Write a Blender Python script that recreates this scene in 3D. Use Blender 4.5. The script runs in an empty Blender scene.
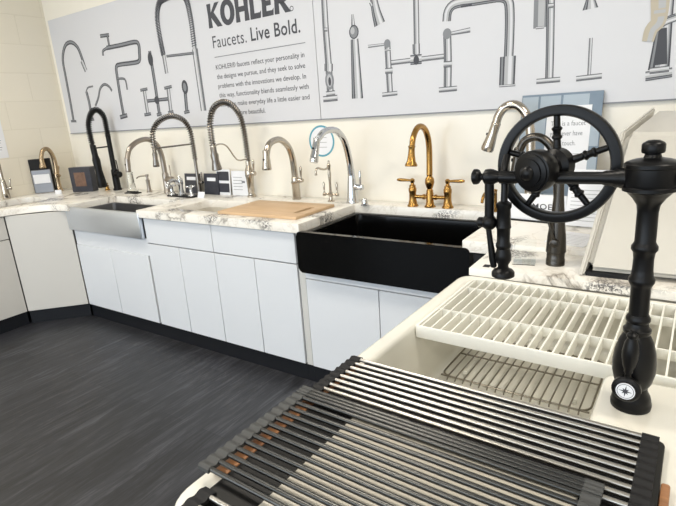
import bpy, bmesh, math, random
from mathutils import Vector, Matrix
random.seed(4)
S = bpy.context.scene
COL = S.collection
PI = math.pi
V = Vector

# ------------------------------------------------------------------ camera
CAM_M = [[0.8302508394670447, 0.553456281560461, -0.06610361537416305],
         [-0.09975814150446738, 0.26422447445869474, 0.959288142478891],
         [-0.5483902413134668, 0.7898554117674287, -0.27458436177951484]]
CAM_P = V((4.7256872459320585, -2.584678796458713, 1.4753014953959158))
FPX = 502.41966119764925
cd = bpy.data.cameras.new('camera'); cam = bpy.data.objects.new('camera', cd); COL.objects.link(cam)
r_, u_, f_ = [V(a) for a in CAM_M]
m = Matrix.Identity(4)
for i in range(3):
    m[i][0] = r_[i]; m[i][1] = u_[i]; m[i][2] = -f_[i]; m[i][3] = CAM_P[i]
cam.matrix_world = m
cd.sensor_width = 36; cd.lens = FPX / 676 * 36; cd.clip_start = .02
S.camera = cam

# ------------------------------------------------------------------ materials
def nt(name):
    mt = bpy.data.materials.new(name); mt.use_nodes = True
    n = mt.node_tree; b = n.nodes['Principled BSDF']
    return mt, n, b
def mat(name, col, rough=.5, metal=0., bump=0., bscale=60., var=0., vscale=8., coat=0., spec=.5, trans=0., alpha=1.):
    mt, n, b = nt(name)
    b.inputs['Base Color'].default_value = (*col, 1); b.inputs['Roughness'].default_value = rough
    b.inputs['Metallic'].default_value = metal; b.inputs['Specular IOR Level'].default_value = spec
    b.inputs['Coat Weight'].default_value = coat; b.inputs['Transmission Weight'].default_value = trans
    b.inputs['Coat Roughness'].default_value = .08
    tc = n.nodes.new('ShaderNodeTexCoord')
    nz = n.nodes.new('ShaderNodeTexNoise'); nz.inputs['Scale'].default_value = vscale; nz.inputs['Detail'].default_value = 4
    n.links.new(tc.outputs['Object'], nz.inputs['Vector'])
    mx = n.nodes.new('ShaderNodeMix'); mx.data_type = 'RGBA'
    mx.inputs[6].default_value = (*[c * (1 - var) for c in col], 1); mx.inputs[7].default_value = (*[min(1, c * (1 + var)) for c in col], 1)
    n.links.new(nz.outputs['Fac'], mx.inputs[0]); n.links.new(mx.outputs[2], b.inputs['Base Color'])
    if bump:
        n2 = n.nodes.new('ShaderNodeTexNoise'); n2.inputs['Scale'].default_value = bscale; n2.inputs['Detail'].default_value = 3
        n.links.new(tc.outputs['Object'], n2.inputs['Vector'])
        bp = n.nodes.new('ShaderNodeBump'); bp.inputs['Strength'].default_value = bump; bp.inputs['Distance'].default_value = .01
        n.links.new(n2.outputs['Fac'], bp.inputs['Height']); n.links.new(bp.outputs['Normal'], b.inputs['Normal'])
    return mt
def ramp(n, stops):
    r = n.nodes.new('ShaderNodeValToRGB'); e = r.color_ramp.elements
    while len(e) > 1: e.remove(e[-1])
    e[0].position = stops[0][0]; e[0].color = (*stops[0][1], 1)
    for p, c in stops[1:]:
        k = e.new(p); k.color = (*c, 1)
    return r
def math_n(n, op, a, b=None):
    k = n.nodes.new('ShaderNodeMath'); k.operation = op
    for i, v in enumerate((a, b)):
        if v is None: continue
        if isinstance(v, (int, float)): k.inputs[i].default_value = v
        else: n.links.new(v, k.inputs[i])
    return k.outputs[0]
def mixc(n, fac, a, b):
    k = n.nodes.new('ShaderNodeMix'); k.data_type = 'RGBA'
    for i, v in ((0, fac), (6, a), (7, b)):
        if isinstance(v, tuple): k.inputs[i].default_value = (*v, 1)
        elif isinstance(v, float): k.inputs[i].default_value = v
        else: n.links.new(v, k.inputs[i])
    return k.outputs[2]
def mapped(n, scale, rot=(0, 0, 0)):
    tc = n.nodes.new('ShaderNodeTexCoord'); mp = n.nodes.new('ShaderNodeMapping')
    mp.inputs['Scale'].default_value = scale; mp.inputs['Rotation'].default_value = rot
    n.links.new(tc.outputs['Object'], mp.inputs['Vector']); return mp.outputs[0]
def noise(n, vec, scale, detail=5, dist=0., rough=.5):
    k = n.nodes.new('ShaderNodeTexNoise'); k.inputs['Scale'].default_value = scale; k.inputs['Detail'].default_value = detail
    k.inputs['Distortion'].default_value = dist; k.inputs['Roughness'].default_value = rough
    n.links.new(vec, k.inputs['Vector']); return k.outputs['Fac']

def marble_mat(name, base=(.86, .83, .77)):
    mt, n, b = nt(name)
    v = mapped(n, (1, 1, 1))
    n1 = noise(n, v, 1.5, 7, 1.3, .55)
    a = math_n(n, 'ABSOLUTE', math_n(n, 'SUBTRACT', n1, .5))
    msk = noise(n, v, 2.3, 2, .2); rm = ramp(n, [(.44, (1, 1, 1)), (.56, (0, 0, 0))]); n.links.new(msk, rm.inputs[0])
    r1 = ramp(n, [(0, (.34, .33, .32)), (.008, (.62, .60, .58)), (.022, (.93, .92, .91)), (.06, (1, 1, 1))])
    n.links.new(math_n(n, 'ADD', a, math_n(n, 'MULTIPLY', rm.outputs[0], .05)), r1.inputs[0])
    n2 = noise(n, v, 4.5, 6, .8, .6)
    a2 = math_n(n, 'ABSOLUTE', math_n(n, 'SUBTRACT', n2, .52))
    r2 = ramp(n, [(0, (.84, .82, .79)), (.010, (.96, .95, .94)), (.03, (1, 1, 1))])
    n.links.new(a2, r2.inputs[0])
    # clusters of dark grey mineral flecks
    n3 = noise(n, v, 3.1, 2, .3); n4 = noise(n, v, 95, 3, 1.2)
    r3 = ramp(n, [(.57, (0, 0, 0)), (.63, (1, 1, 1))]); n.links.new(n3, r3.inputs[0])
    r4 = ramp(n, [(.47, (1, 1, 1)), (.55, (.0, .0, .0))]); n.links.new(n4, r4.inputs[0])
    f = math_n(n, 'MULTIPLY', r3.outputs[0], r4.outputs[0])
    c = n.nodes.new('ShaderNodeMix'); c.data_type = 'RGBA'; c.blend_type = 'MULTIPLY'; c.inputs[0].default_value = 1
    n.links.new(r1.outputs[0], c.inputs[6]); n.links.new(r2.outputs[0], c.inputs[7])
    c2 = n.nodes.new('ShaderNodeMix'); c2.data_type = 'RGBA'; c2.blend_type = 'MULTIPLY'; c2.inputs[0].default_value = 1
    c2.inputs[6].default_value = (*base, 1); n.links.new(c.outputs[2], c2.inputs[7])
    out = mixc(n, f, c2.outputs[2], (.16, .15, .145))
    n.links.new(out, b.inputs['Base Color']); b.inputs['Roughness'].default_value = .22
    return mt
def wood_mat(name, c1, c2, axis=0, sc=22, rough=.45):
    mt, n, b = nt(name)
    s = [sc, sc, sc]; s[axis] = sc * .06
    v = mapped(n, tuple(s))
    n1 = noise(n, v, 1.0, 6, .4, .6)
    r = ramp(n, [(.3, c1), (.7, c2)]); n.links.new(n1, r.inputs[0])
    n.links.new(r.outputs[0], b.inputs['Base Color']); b.inputs['Roughness'].default_value = rough
    return mt
def floor_mat():
    mt, n, b = nt('dark wood plank floor')
    v = mapped(n, (1, 1, 1), (0, 0, PI / 2))
    br = n.nodes.new('ShaderNodeTexBrick'); n.links.new(v, br.inputs['Vector'])
    br.inputs['Scale'].default_value = 1; br.inputs['Brick Width'].default_value = 1.22; br.inputs['Row Height'].default_value = .152
    br.inputs['Mortar Size'].default_value = .0012; br.inputs['Bias'].default_value = 0; br.offset = .37
    br.inputs['Color1'].default_value = (.95, .95, .95, 1); br.inputs['Color2'].default_value = (.6, .6, .6, 1); br.inputs['Mortar'].default_value = (.3, .3, .3, 1)
    g = noise(n, mapped(n, (22, 2.0, 1)), 1.4, 8, 1.4, .68)
    g2 = noise(n, mapped(n, (7, .8, 1)), 1.2, 3, .5)
    r = ramp(n, [(.34, (.013, .0135, .0165)), (.52, (.030, .031, .037)), (.70, (.080, .083, .095))]); n.links.new(g, r.inputs[0])
    r2 = ramp(n, [(.3, (.75, .75, .75)), (.7, (1.1, 1.1, 1.1))]); n.links.new(g2, r2.inputs[0])
    c = n.nodes.new('ShaderNodeMix'); c.data_type = 'RGBA'; c.blend_type = 'MULTIPLY'; c.inputs[0].default_value = 1
    n.links.new(r.outputs[0], c.inputs[6]); n.links.new(br.outputs['Color'], c.inputs[7])
    c2 = n.nodes.new('ShaderNodeMix'); c2.data_type = 'RGBA'; c2.blend_type = 'MULTIPLY'; c2.inputs[0].default_value = 1
    n.links.new(c.outputs[2], c2.inputs[6]); n.links.new(r2.outputs[0], c2.inputs[7])
    n.links.new(c2.outputs[2], b.inputs['Base Color']); b.inputs['Roughness'].default_value = .42
    bp = n.nodes.new('ShaderNodeBump'); bp.inputs['Strength'].default_value = .25; bp.inputs['Distance'].default_value = .002
    n.links.new(g, bp.inputs['Height']); n.links.new(bp.outputs['Normal'], b.inputs['Normal'])
    return mt
def block_mat():
    mt, n, b = nt('cream painted concrete block')
    v = mapped(n, (1, 1, 1), (0, PI / 2, PI / 2))
    tc = n.nodes.new('ShaderNodeTexCoord'); sx = n.nodes.new('ShaderNodeSeparateXYZ'); cx = n.nodes.new('ShaderNodeCombineXYZ')
    n.links.new(tc.outputs['Object'], sx.inputs[0])
    n.links.new(math_n(n, 'ADD', sx.outputs['Y'], .20), cx.inputs[0]); n.links.new(math_n(n, 'ADD', sx.outputs['Z'], -.078), cx.inputs[1])
    br = n.nodes.new('ShaderNodeTexBrick'); n.links.new(cx.outputs[0], br.inputs['Vector'])
    br.inputs['Scale'].default_value = 1; br.inputs['Brick Width'].default_value = .47; br.inputs['Row Height'].default_value = .235
    br.inputs['Mortar Size'].default_value = .005; br.inputs['Mortar Smooth'].default_value = .6
    br.inputs['Color1'].default_value = (.80, .75, .64, 1); br.inputs['Color2'].default_value = (.78, .73, .62, 1); br.inputs['Mortar'].default_value = (.74, .69, .58, 1)
    n.links.new(br.outputs['Color'], b.inputs['Base Color']); b.inputs['Roughness'].default_value = .5
    nz = noise(n, tc.outputs['Object'], 45, 4)
    h = math_n(n, 'SUBTRACT', math_n(n, 'MULTIPLY', nz, .25), br.outputs['Fac'])
    bp = n.nodes.new('ShaderNodeBump'); bp.inputs['Strength'].default_value = .35; bp.inputs['Distance'].default_value = .004
    n.links.new(h, bp.inputs['Height']); n.links.new(bp.outputs['Normal'], b.inputs['Normal'])
    return mt
def emis(name, col, st):
    mt, n, b = nt(name); b.inputs['Emission Color'].default_value = (*col, 1); b.inputs['Emission Strength'].default_value = st
    b.inputs['Base Color'].default_value = (*col, 1); return mt
def glass_mat(name, tint=(.95, .97, .97)):
    mt = mat(name, tint, rough=.03, trans=1.); mt.node_tree.nodes['Principled BSDF'].inputs['IOR'].default_value = 1.2
    return mt

M = dict(
    marble=marble_mat('white marble with grey veins'),
    floor=floor_mat(), block=block_mat(),
    wall=mat('cream white wall paint', (.86, .82, .73), .30, var=.02, bump=.05, bscale=20),
    ceil=mat('white ceiling paint', (.8, .79, .76), .7),
    cab=mat('white cabinet laminate', (.73, .75, .78), .45, var=.01),
    cabwarm=mat('off white cabinet laminate', (.62, .60, .56), .5, var=.01),  # same white laminate, darker and warmer to paint in the side shade
    stile=mat('grey white cabinet filler', (.62, .61, .58), .5),
    gap=mat('dark cabinet interior', (.10, .10, .095), .8),
    toe=mat('black vinyl toe kick', (.009, .010, .013), .4, spec=.3),
    poster=mat('matt printed poster paper', (.64, .645, .675), .42, var=.015, vscale=2),
    ink=mat('dark grey print ink', (.055, .058, .07), .6),
    inkm=mat('mid grey print ink', (.22, .23, .25), .6),
    inkl=mat('pale grey print ink', (.44, .45, .47), .6),
    inkw=mat('light blue grey print ink', (.42, .43, .50), .6),
    inkg=mat('pale gold print ink', (.48, .43, .34), .6),
    chrome=mat('polished chrome', (.60, .61, .63), .09, 1.),
    nickel=mat('polished nickel', (.50, .45, .385), .16, 1.),
    brushed=mat('brushed nickel', (.37, .33, .29), .3, 1.),
    champ=mat('champagne bronze', (.45, .34, .22), .25, 1.),
    gold=mat('vibrant brushed gold', (.42, .235, .07), .26, 1.),
    dnick=mat('dark polished nickel', (.22, .20, .18), .22, 1.),
    dark=mat('dark bronze metal', (.075, .068, .06), .26, 1.),
    black=mat('matt black metal', (.0035, .0035, .004), .34, 0., spec=.24),
    blackm=mat('flat black rubber', (.009, .009, .010), .6, spec=.3),
    steel=mat('brushed stainless steel', (.72, .76, .82), .33, 1., bump=.04, bscale=30, var=.05, vscale=3),
    steelin=mat('dull stainless steel', (.28, .28, .29), .35, 1.),
    bars=mat('satin stainless tube', (.52, .495, .45), .30, 1.),
    bars2=mat('gunmetal coated tube', (.085, .085, .082), .28, .9),
    charcoal=mat('charcoal silicone', (.05, .052, .052), .6),
    fire=mat('cream white fireclay glaze', (.80, .78, .70), .18, var=.01, coat=.3),
    blackfire=mat('glossy black fireclay glaze', (.002, .002, .002), .12, spec=.2),
    rim=mat('worn grey glaze edge', (.07, .07, .07), .3),
    tray=mat('white plastic', (.84, .83, .76), .35),
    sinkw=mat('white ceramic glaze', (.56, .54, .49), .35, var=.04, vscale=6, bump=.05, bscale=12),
    bowl=mat('pale composite sink', (.62, .58, .50), .4, var=.05),  # stainless bowl, its warm reflections painted in as beige
    board=wood_mat('light maple cutting board', (.50, .33, .18), (.66, .46, .28), 0, 16),
    wood=wood_mat('orange brown acacia', (.16, .065, .028), (.44, .21, .09), 0, 30),
    blackboard=mat('black composite board', (.005, .005, .005), .5, spec=.3),
    taupe=mat('pale taupe composite', (.56, .53, .46), .35, var=.03),
    paper=mat('white card paper', (.80, .81, .84), .6, var=.02),
    bluecard=mat('slate blue display board', (.17, .23, .30), .5, var=.12, vscale=14),
    bluec2=mat('pale blue tile print', (.36, .43, .50), .5, var=.1, vscale=9),
    darkcard=mat('dark photo print', (.03, .032, .045), .3, var=.6, vscale=25),
    photo=mat('brown photo print', (.16, .09, .06), .3, var=.7, vscale=30),
    teal=mat('teal ring print', (.10, .34, .44), .4),
    lamp=emis('lit diffuser', (1, .95, .86), 6),
    glass=glass_mat('clear acrylic'),
    wire=mat('stainless grid wire', (.27, .245, .20), .3, 1.),
)

# ------------------------------------------------------------------ mesh helpers
def cr(pts, n=6):
    """catmull-rom through points"""
    P = [V(p) for p in pts]; out = []
    for i in range(len(P) - 1):
        p0 = P[i - 1] if i else P[0] * 2 - P[1]; p1, p2 = P[i], P[i + 1]
        p3 = P[i + 2] if i + 2 < len(P) else P[-1] * 2 - P[-2]
        for k in range(n):
            t = k / n
            out.append(.5 * ((2 * p1) + (p2 - p0) * t + (2 * p0 - 5 * p1 + 4 * p2 - p3) * t * t + (3 * p1 - p0 - 3 * p2 + p3) * t ** 3))
    out.append(P[-1]); return out
def frames(P):
    T = []
    for i in range(len(P)):
        a = P[max(0, i - 1)]; b = P[min(len(P) - 1, i + 1)]
        d = (b - a); T.append(d.normalized() if d.length > 1e-9 else V((0, 0, 1)))
    n = T[0].orthogonal().normalized(); F = []
    for i, t in enumerate(T):
        n = (n - t * n.dot(t)); n = n.normalized() if n.length > 1e-6 else t.orthogonal().normalized()
        F.append((t, n, t.cross(n)))
    return F
def rings_to(bm, rings, cap=True, closed=False, mi=0):
    vs = [[bm.verts.new(p) for p in r] for r in rings]; n = len(vs[0]); fs = []
    L = len(vs)
    for i in range(L if closed else L - 1):
        a, b = vs[i], vs[(i + 1) % L]
        for k in range(n):
            fs.append(bm.faces.new((a[k], a[(k + 1) % n], b[(k + 1) % n], b[k])))
    if cap and not closed:
        fs.append(bm.faces.new(vs[0][::-1])); fs.append(bm.faces.new(vs[-1]))
    for f in fs: f.smooth = True; f.material_index = mi
    return vs
def tube(bm, pts, r, seg=10, closed=False, smooth=0):
    P = cr(pts, smooth) if smooth else [V(p) for p in pts]
    F = frames(P); L = len(P)
    rr = (lambda i: r) if isinstance(r, (int, float)) else (lambda i: r[0] + (r[1] - r[0]) * i / (L - 1))
    rings_to(bm, [[P[i] + (F[i][1] * math.cos(2 * PI * k / seg) + F[i][2] * math.sin(2 * PI * k / seg)) * rr(i) for k in range(seg)] for i in range(L)], closed=closed)
def lathe(bm, prof, o=(0, 0, 0), axis=(0, 0, 1), seg=20):
    """prof: list of (radius, distance along axis)"""
    o = V(o); t = V(axis).normalized(); n = t.orthogonal().normalized(); b = t.cross(n)
    rings_to(bm, [[o + t * h + (n * math.cos(2 * PI * k / seg) + b * math.sin(2 * PI * k / seg)) * max(r, 1e-4) for k in range(seg)] for r, h in prof])
def box(bm, x0, x1, y0, y1, z0, z1, bev=0., seg=1, mat_=None):
    vs = [bm.verts.new(((x0, x1)[i & 1], (y0, y1)[i >> 1 & 1], (z0, z1)[i >> 2 & 1])) for i in range(8)]
    fs = [bm.faces.new([vs[i] for i in q]) for q in ((0, 2, 3, 1), (4, 5, 7, 6), (0, 1, 5, 4), (2, 6, 7, 3), (0, 4, 6, 2), (1, 3, 7, 5))]
    if bev:
        es = list({e for f in fs for e in f.edges})
        bmesh.ops.bevel(bm, geom=es, offset=bev, segments=seg, affect='EDGES', profile=.5)
    return vs
def spring(bm, pts, R, wr, pitch, smooth=8, seg=5, turnseg=9):
    P = cr(pts, smooth)
    L = [0]
    for i in range(1, len(P)): L.append(L[-1] + (P[i] - P[i - 1]).length)
    F = frames(P); tot = L[-1]; N = int(tot / pitch * turnseg); out = []; j = 0
    for k in range(N + 1):
        s = tot * k / N
        while j < len(L) - 2 and L[j + 1] < s: j += 1
        u = (s - L[j]) / max(1e-9, L[j + 1] - L[j]); p = P[j].lerp(P[j + 1], u)
        n = F[j][1].lerp(F[j + 1][1], u); b = F[j][2].lerp(F[j + 1][2], u)
        a = 2 * PI * k / turnseg
        out.append(p + (n * math.cos(a) + b * math.sin(a)) * R)
    tube(bm, out, wr, seg)
def new(): return bmesh.new()
def setp(o, label=None, cat=None, group=None, kind=None):
    if label: o['label'] = label
    if cat: o['category'] = cat
    if group: o['group'] = group
    if kind: o['kind'] = kind
    return o
def obj(name, bm, m_, parent=None, label=None, world=False, sharp=40):
    """link bm as one mesh object; world=True when the mesh was written in world coordinates"""
    if world and parent is not None:
        r = parent
        while r.parent: r = r.parent
        off = r.location
        for v in bm.verts: v.co -= off
    bmesh.ops.recalc_face_normals(bm, faces=bm.faces)
    for f in bm.faces: f.smooth = True
    for e in bm.edges:
        if len(e.link_faces) == 2 and e.calc_face_angle(0) > math.radians(sharp): e.smooth = False
    me = bpy.data.meshes.new(name); bm.to_mesh(me); bm.free()
    for k in (m_ if isinstance(m_, (list, tuple)) else [m_]): me.materials.append(k)
    o = bpy.data.objects.new(name, me); COL.objects.link(o)
    if parent is not None: o.parent = parent
    if label: o['label'] = label
    return o
def thing(name, label, cat, loc=(0, 0, 0), rz=0., group=None):
    o = bpy.data.objects.new(name, None); COL.objects.link(o); o.location = loc; o.rotation_euler = (0, 0, rz)
    o.empty_display_size = .05
    return setp(o, label, cat, group)
def rbox_loop(x0, x1, y0, y1, r, n=6):
    L = []
    for cx, cy, a0 in ((x1 - r, y1 - r, 0), (x0 + r, y1 - r, PI / 2), (x0 + r, y0 + r, PI), (x1 - r, y0 + r, 1.5 * PI)):
        for k in range(n + 1):
            a = a0 + PI / 2 * k / n; L.append((cx + r * math.cos(a), cy + r * math.sin(a)))
    return L
def round_poly(pts, rad, n=6):
    """ccw polygon with each corner rounded by rad (float or list)"""
    out = []; N = len(pts)
    for i in range(N):
        p = V(pts[i]).to_2d(); a = V(pts[i - 1]).to_2d(); c = V(pts[(i + 1) % N]).to_2d()
        r = rad[i] if isinstance(rad, (list, tuple)) else rad
        if r <= 0: out.append(tuple(p)); continue
        d1 = (a - p).normalized(); d2 = (c - p).normalized(); ang = d1.angle(d2)
        t = min(r / math.tan(ang / 2), (a - p).length * .49, (c - p).length * .49)
        q1 = p + d1 * t; q2 = p + d2 * t
        for k in range(n + 1):
            u = k / n; out.append(tuple(q1 * (1 - u) ** 2 + p * 2 * u * (1 - u) + q2 * u * u))
    return out
def offset(loop, d):
    """offset a ccw loop outward by d"""
    out = []; N = len(loop)
    for i in range(N):
        a = V(loop[i - 1]); p = V(loop[i]); c = V(loop[(i + 1) % N])
        e1 = p - a; e2 = c - p
        n1 = V((e1.y, -e1.x)).normalized() if e1.length > 1e-9 else None; n2 = V((e2.y, -e2.x)).normalized() if e2.length > 1e-9 else None
        if n1 is None: n1 = n2
        if n2 is None: n2 = n1
        nn = (n1 + n2); nn = nn.normalized() if nn.length > 1e-6 else n1
        out.append(tuple(p + nn * d / max(.5, nn.dot(n1))))
    return out
def slab(bm, outer, holes, z0, z1, r=.003, nr=3, hole_bottom=None, hole_inset=0., mi_hole=0, fr=.02):
    """flat body with rounded top edges. holes open through it, or, with hole_bottom, become bowls"""
    def ring(loop, z): return [bm.verts.new((x, y, z)) for x, y in loop]
    def quad(a, b, mi=0):
        n = len(a)
        for k in range(n):
            f = bm.faces.new((a[k], a[(k + 1) % n], b[(k + 1) % n], b[k])); f.material_index = mi
    def edge_rings(loop, sgn):
        R = []
        for k in range(nr + 1):
            a = PI / 2 * k / nr
            R.append(ring(offset(loop, sgn * (-r + r * math.sin(a))), z1 - r + r * math.cos(a)))
        return R
    tops = []
    R = edge_rings(outer, 1)
    for a, b in zip(R, R[1:]): quad(a, b)
    low = ring(outer, z0); quad(R[-1], low); tops.append(R[0]); lows = [low]
    for h in holes:
        R = edge_rings(h, -1)
        for a, b in zip(R, R[1:]): quad(a, b)
        tops.append(R[0])
        if hole_bottom is None:
            lo = ring(h, z0); quad(R[-1], lo); lows.append(lo)
        else:
            w1 = ring(offset(h, -hole_inset), hole_bottom + fr); quad(R[-1], w1, mi_hole); prev = w1
            for k in range(1, 5):
                a = PI / 2 * k / 4
                q = ring(offset(h, -hole_inset - fr * (1 - math.cos(a))), hole_bottom + fr * (1 - math.sin(a))); quad(prev, q, mi_hole); prev = q
            f = bm.faces.new(prev); f.material_index = mi_hole
    def fill(loops):
        es = []
        for lp in loops:
            for k in range(len(lp)):
                e = bm.edges.get((lp[k], lp[(k + 1) % len(lp)])) or bm.edges.new((lp[k], lp[(k + 1) % len(lp)])); es.append(e)
        bmesh.ops.triangle_fill(bm, use_beauty=True, use_dissolve=False, edges=es)
    fill(tops); fill(lows)
def rect_prism_xz(bm, loop, y0, y1):
    """prism of an xz outline between y0 and y1"""
    a = [bm.verts.new((x, y0, z)) for x, z in loop]; b = [bm.verts.new((x, y1, z)) for x, z in loop]; n = len(a)
    bm.faces.new(a); bm.faces.new(b[::-1])
    for k in range(n): bm.faces.new((a[k], b[k], b[(k + 1) % n], a[(k + 1) % n]))

def struct(name, bm, m_): 
    o = obj(name, bm, m_); o['kind'] = 'structure'; return o

# ------------------------------------------------------------------ room shell
WY = .06; WX = -.11
XR = 7.2; YF = -6.2; HC = 3.05
b = new(); box(b, WX - .1, XR + .1, YF - .1, WY + .1, -.1, 0); struct('floor', b, M['floor'])
b = new(); box(b, WX - .1, XR + .1, YF - .1, WY + .1, HC, HC + .1); struct('ceiling', b, M['ceil'])
b = new(); box(b, WX - .1, XR + .1, WY, WY + .1, 0, HC); struct('wall_back', b, M['wall'])
b = new(); box(b, WX - .1, WX, YF, WY, 0, HC); struct('wall_left', b, M['block'])
b = new(); box(b, XR, XR + .1, YF, WY, 0, HC); struct('wall_right', b, M['wall'])
# unseen shop front behind the camera, guessed for light and reflections: low wall, piers and header around three windows
b = new()
wins = [(.2, 2.3), (2.5, 4.6), (4.8, 6.9)]
box(b, WX - .1, XR + .1, YF - .1, YF, 0, .5); box(b, WX - .1, XR + .1, YF - .1, YF, 2.7, HC)
xs = [WX - .1] + [v for w in wins for v in w] + [XR + .1]
for i in range(0, len(xs), 2): box(b, xs[i], xs[i + 1], YF - .1, YF, .5, 2.7)
struct('wall_front', b, M['wall'])
for i, (a, c) in enumerate(wins):
    b = new()
    for q in ((a, a + .05, .5, 2.7), (c - .05, c, .5, 2.7), (a + .05, c - .05, .5, .55), (a + .05, c - .05, 2.65, 2.7)):
        box(b, q[0], q[1], YF - .07, YF - .02, q[2], q[3])
    struct('window_%d' % (i + 1), b, M['dark'])
i = 0
for x in (1.2, 3.3, 5.6):  # unseen ceiling panels, guessed and added to light the room
    for y in (-1.6, -3.9):
        t = thing('ceiling_light', ('warm square ceiling light panel above the %s of the room' % ('back counter' if y > -2 else 'shop floor')), 'ceiling light', (x, y, HC - .03), group='ceiling light panels')
        b = new(); box(b, -.32, .32, -.32, .32, 0, .03, .004); obj('frame', b, M['ceil'], t)
        b = new(); box(b, -.29, .29, -.29, .29, -.006, -.001); obj('diffuser', b, M['lamp'], t)

# ------------------------------------------------------------------ cabinets
CT = .925; NT = .906
def panel(bm, a, c, y, z0, z1, th=.018, axis='y'):
    box(bm, a, c, y, y + th, z0, z1, .0015)
FY = -.61
def cabinet(label, x0, x1, doors, drawers=(), rail=None, m_=None, z_rail=None, body_top=.873):
    m_ = m_ or M['cab']
    t = thing('base_cabinet', label, 'cabinet', ((x0 + x1) / 2, -.3, 0))
    b = new(); box(b, x0 + .001, x1 - .001, FY + .02, WY - .02, .105, body_top); obj('body', b, M['gap'], t, world=True)
    b = new(); box(b, x0, x1, FY + .015, FY + .03, 0, .104); obj('toe_kick', b, M['toe'], t, world=True)
    for a, c, z0, z1 in doors:
        b = new(); panel(b, a, c, FY, z0, z1); obj('door', b, m_, t, world=True)
    for a, c, z0, z1 in drawers:
        b = new(); panel(b, a, c, FY, z0, z1); obj('drawer', b, m_, t, world=True)
    if rail:
        b = new(); box(b, x0 + .001, x1 - .001, FY + .006, FY + .0195, rail[0], rail[1]); obj('apron_rail', b, m_, t, world=True)
    return t
g = .0025
cabinet('white sink cabinet with two doors under the stainless steel apron sink', .895, 1.80,
        [(.898, 1.345 - g, .108, .604), (1.345 + g, 1.785, .108, .604)], rail=(.606, .725), body_top=.725)
cabinet('white cabinet with one wide drawer and two doors right of the steel sink', 1.80, 2.447,
        [(1.803 + g, 2.122 - g, .108, .693), (2.122 + g, 2.447 - g, .108, .693)], [(1.803 + g, 2.447 - g, .700, .868)], body_top=.72)
cabinet('white drawer cabinet under the maple cutting board, left of the black sink', 2.447, 3.083,
        [(2.447 + g, 2.772 - g, .108, .693), (2.772 + g, 3.083 - g, .108, .693)], [(2.447 + g, 3.083 - g, .700, .868)], body_top=.72)
t = thing('filler_panel', 'narrow grey white filler strip between drawer cabinet and black sink', 'cabinet panel', (3.105, -.6, 0))
b = new(); box(b, 3.087, 3.128, FY + .008, FY + .03, .105, .873, .001); obj('strip', b, M['stile'], t, world=True)
b = new(); box(b, 3.084, 3.129, FY + .015, FY + .03, 0, .104); obj('toe_kick', b, M['toe'], t, world=True)
cabinet('white sink cabinet with two doors under the glossy black apron sink', 3.13, 4.05,
        [(3.135, 3.576 - g, .108, .622), (3.576 + g, 4.02, .108, .622)], rail=(.626, .672), body_top=.66)
# corner panel and the run along the left wall
def oriented(bm, p, q, th, z0, z1, bev=.0015):
    p = V((*p, 0)); q = V((*q, 0)); d = (q - p); n = V((d.y, -d.x, 0)).normalized()
    vs = box(bm, 0, d.length, -th, 0, z0, z1, bev)
    R = Matrix.Translation(p) @ Matrix.Rotation(math.atan2(d.y, d.x), 4, 'Z')
    return R
def orient_obj(name, p, q, th, z0, z1, m_, parent):
    b = new(); d = V(q) - V(p)
    box(b, .0015, d.length - .0015, 0, th, z0, z1, .0015)
    R = Matrix.Translation(V((*p, 0))) @ Matrix.Rotation(math.atan2(d.y, d.x), 4, 'Z')
    bmesh.ops.transform(b, matrix=R, verts=b.verts)
    return obj(name, b, m_, parent, world=True)
t = thing('corner_cabinet', 'off white diagonal corner cabinet with one tall plain panel', 'cabinet', (.45, -.5, 0))
b = new(); slab(b, [(-.09, -.915), (.56, -.915), (.868, -.605), (.868, .04), (-.09, .04)], [], .105, .70, .001, 1); obj('body', b, M['gap'], t, world=True)
orient_obj('door', (.570, -.928), (.888, -.612), .018, .108, .870, M['cabwarm'], t)
orient_obj('toe_kick', (.560, -.918), (.880, -.600), .012, 0, .104, M['toe'], t)
t = thing('base_cabinet', 'off white cabinet with drawer and door on the left wall, left of the corner', 'cabinet', (.3, -1.3, 0))
b = new(); box(b, -.09, .548, -1.68, -.932, .105, .70); obj('body', b, M['gap'], t, world=True)
orient_obj('door', (.568, -1.68), (.568, -.932), .018, .108, .693, M['cabwarm'], t)
orient_obj('drawer', (.568, -1.68), (.568, -.932), .018, .700, .868, M['cabwarm'], t)
orient_obj('toe_kick', (.558, -1.68), (.558, -.932), .012, 0, .104, M['toe'], t)
# near run under the white sink
t = thing('sink_base_cabinet', 'white base cabinet carrying the large cream sink in the foreground', 'cabinet', (4.45, -1.6, 0))
b = new(); box(b, 4.17, 4.90, -2.35, -.70, .105, .615); obj('body', b, M['cab'], t, world=True)
b = new(); box(b, 4.20, 4.87, -2.3, -.75, 0, .105); obj('toe_kick', b, M['toe'], t, world=True)
b = new(); box(b, 4.152, 4.168, -1.55, -.93, .108, .61, .0015); obj('door', b, M['cab'], t, world=True)
b = new(); box(b, 4.152, 4.168, -2.18, -1.556, .108, .61, .0015); obj('door', b, M['cab'], t, world=True)
t = thing('filler_panel', 'dark filler panel between the black sink and the near counter', 'cabinet panel', (4.1, -.66, 0))
b = new(); box(b, 4.06, 4.150, -.655, -.64, .0, .87); obj('panel', b, M['blackm'], t, world=True)  # black sheet paints the dark of the open gap

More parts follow.
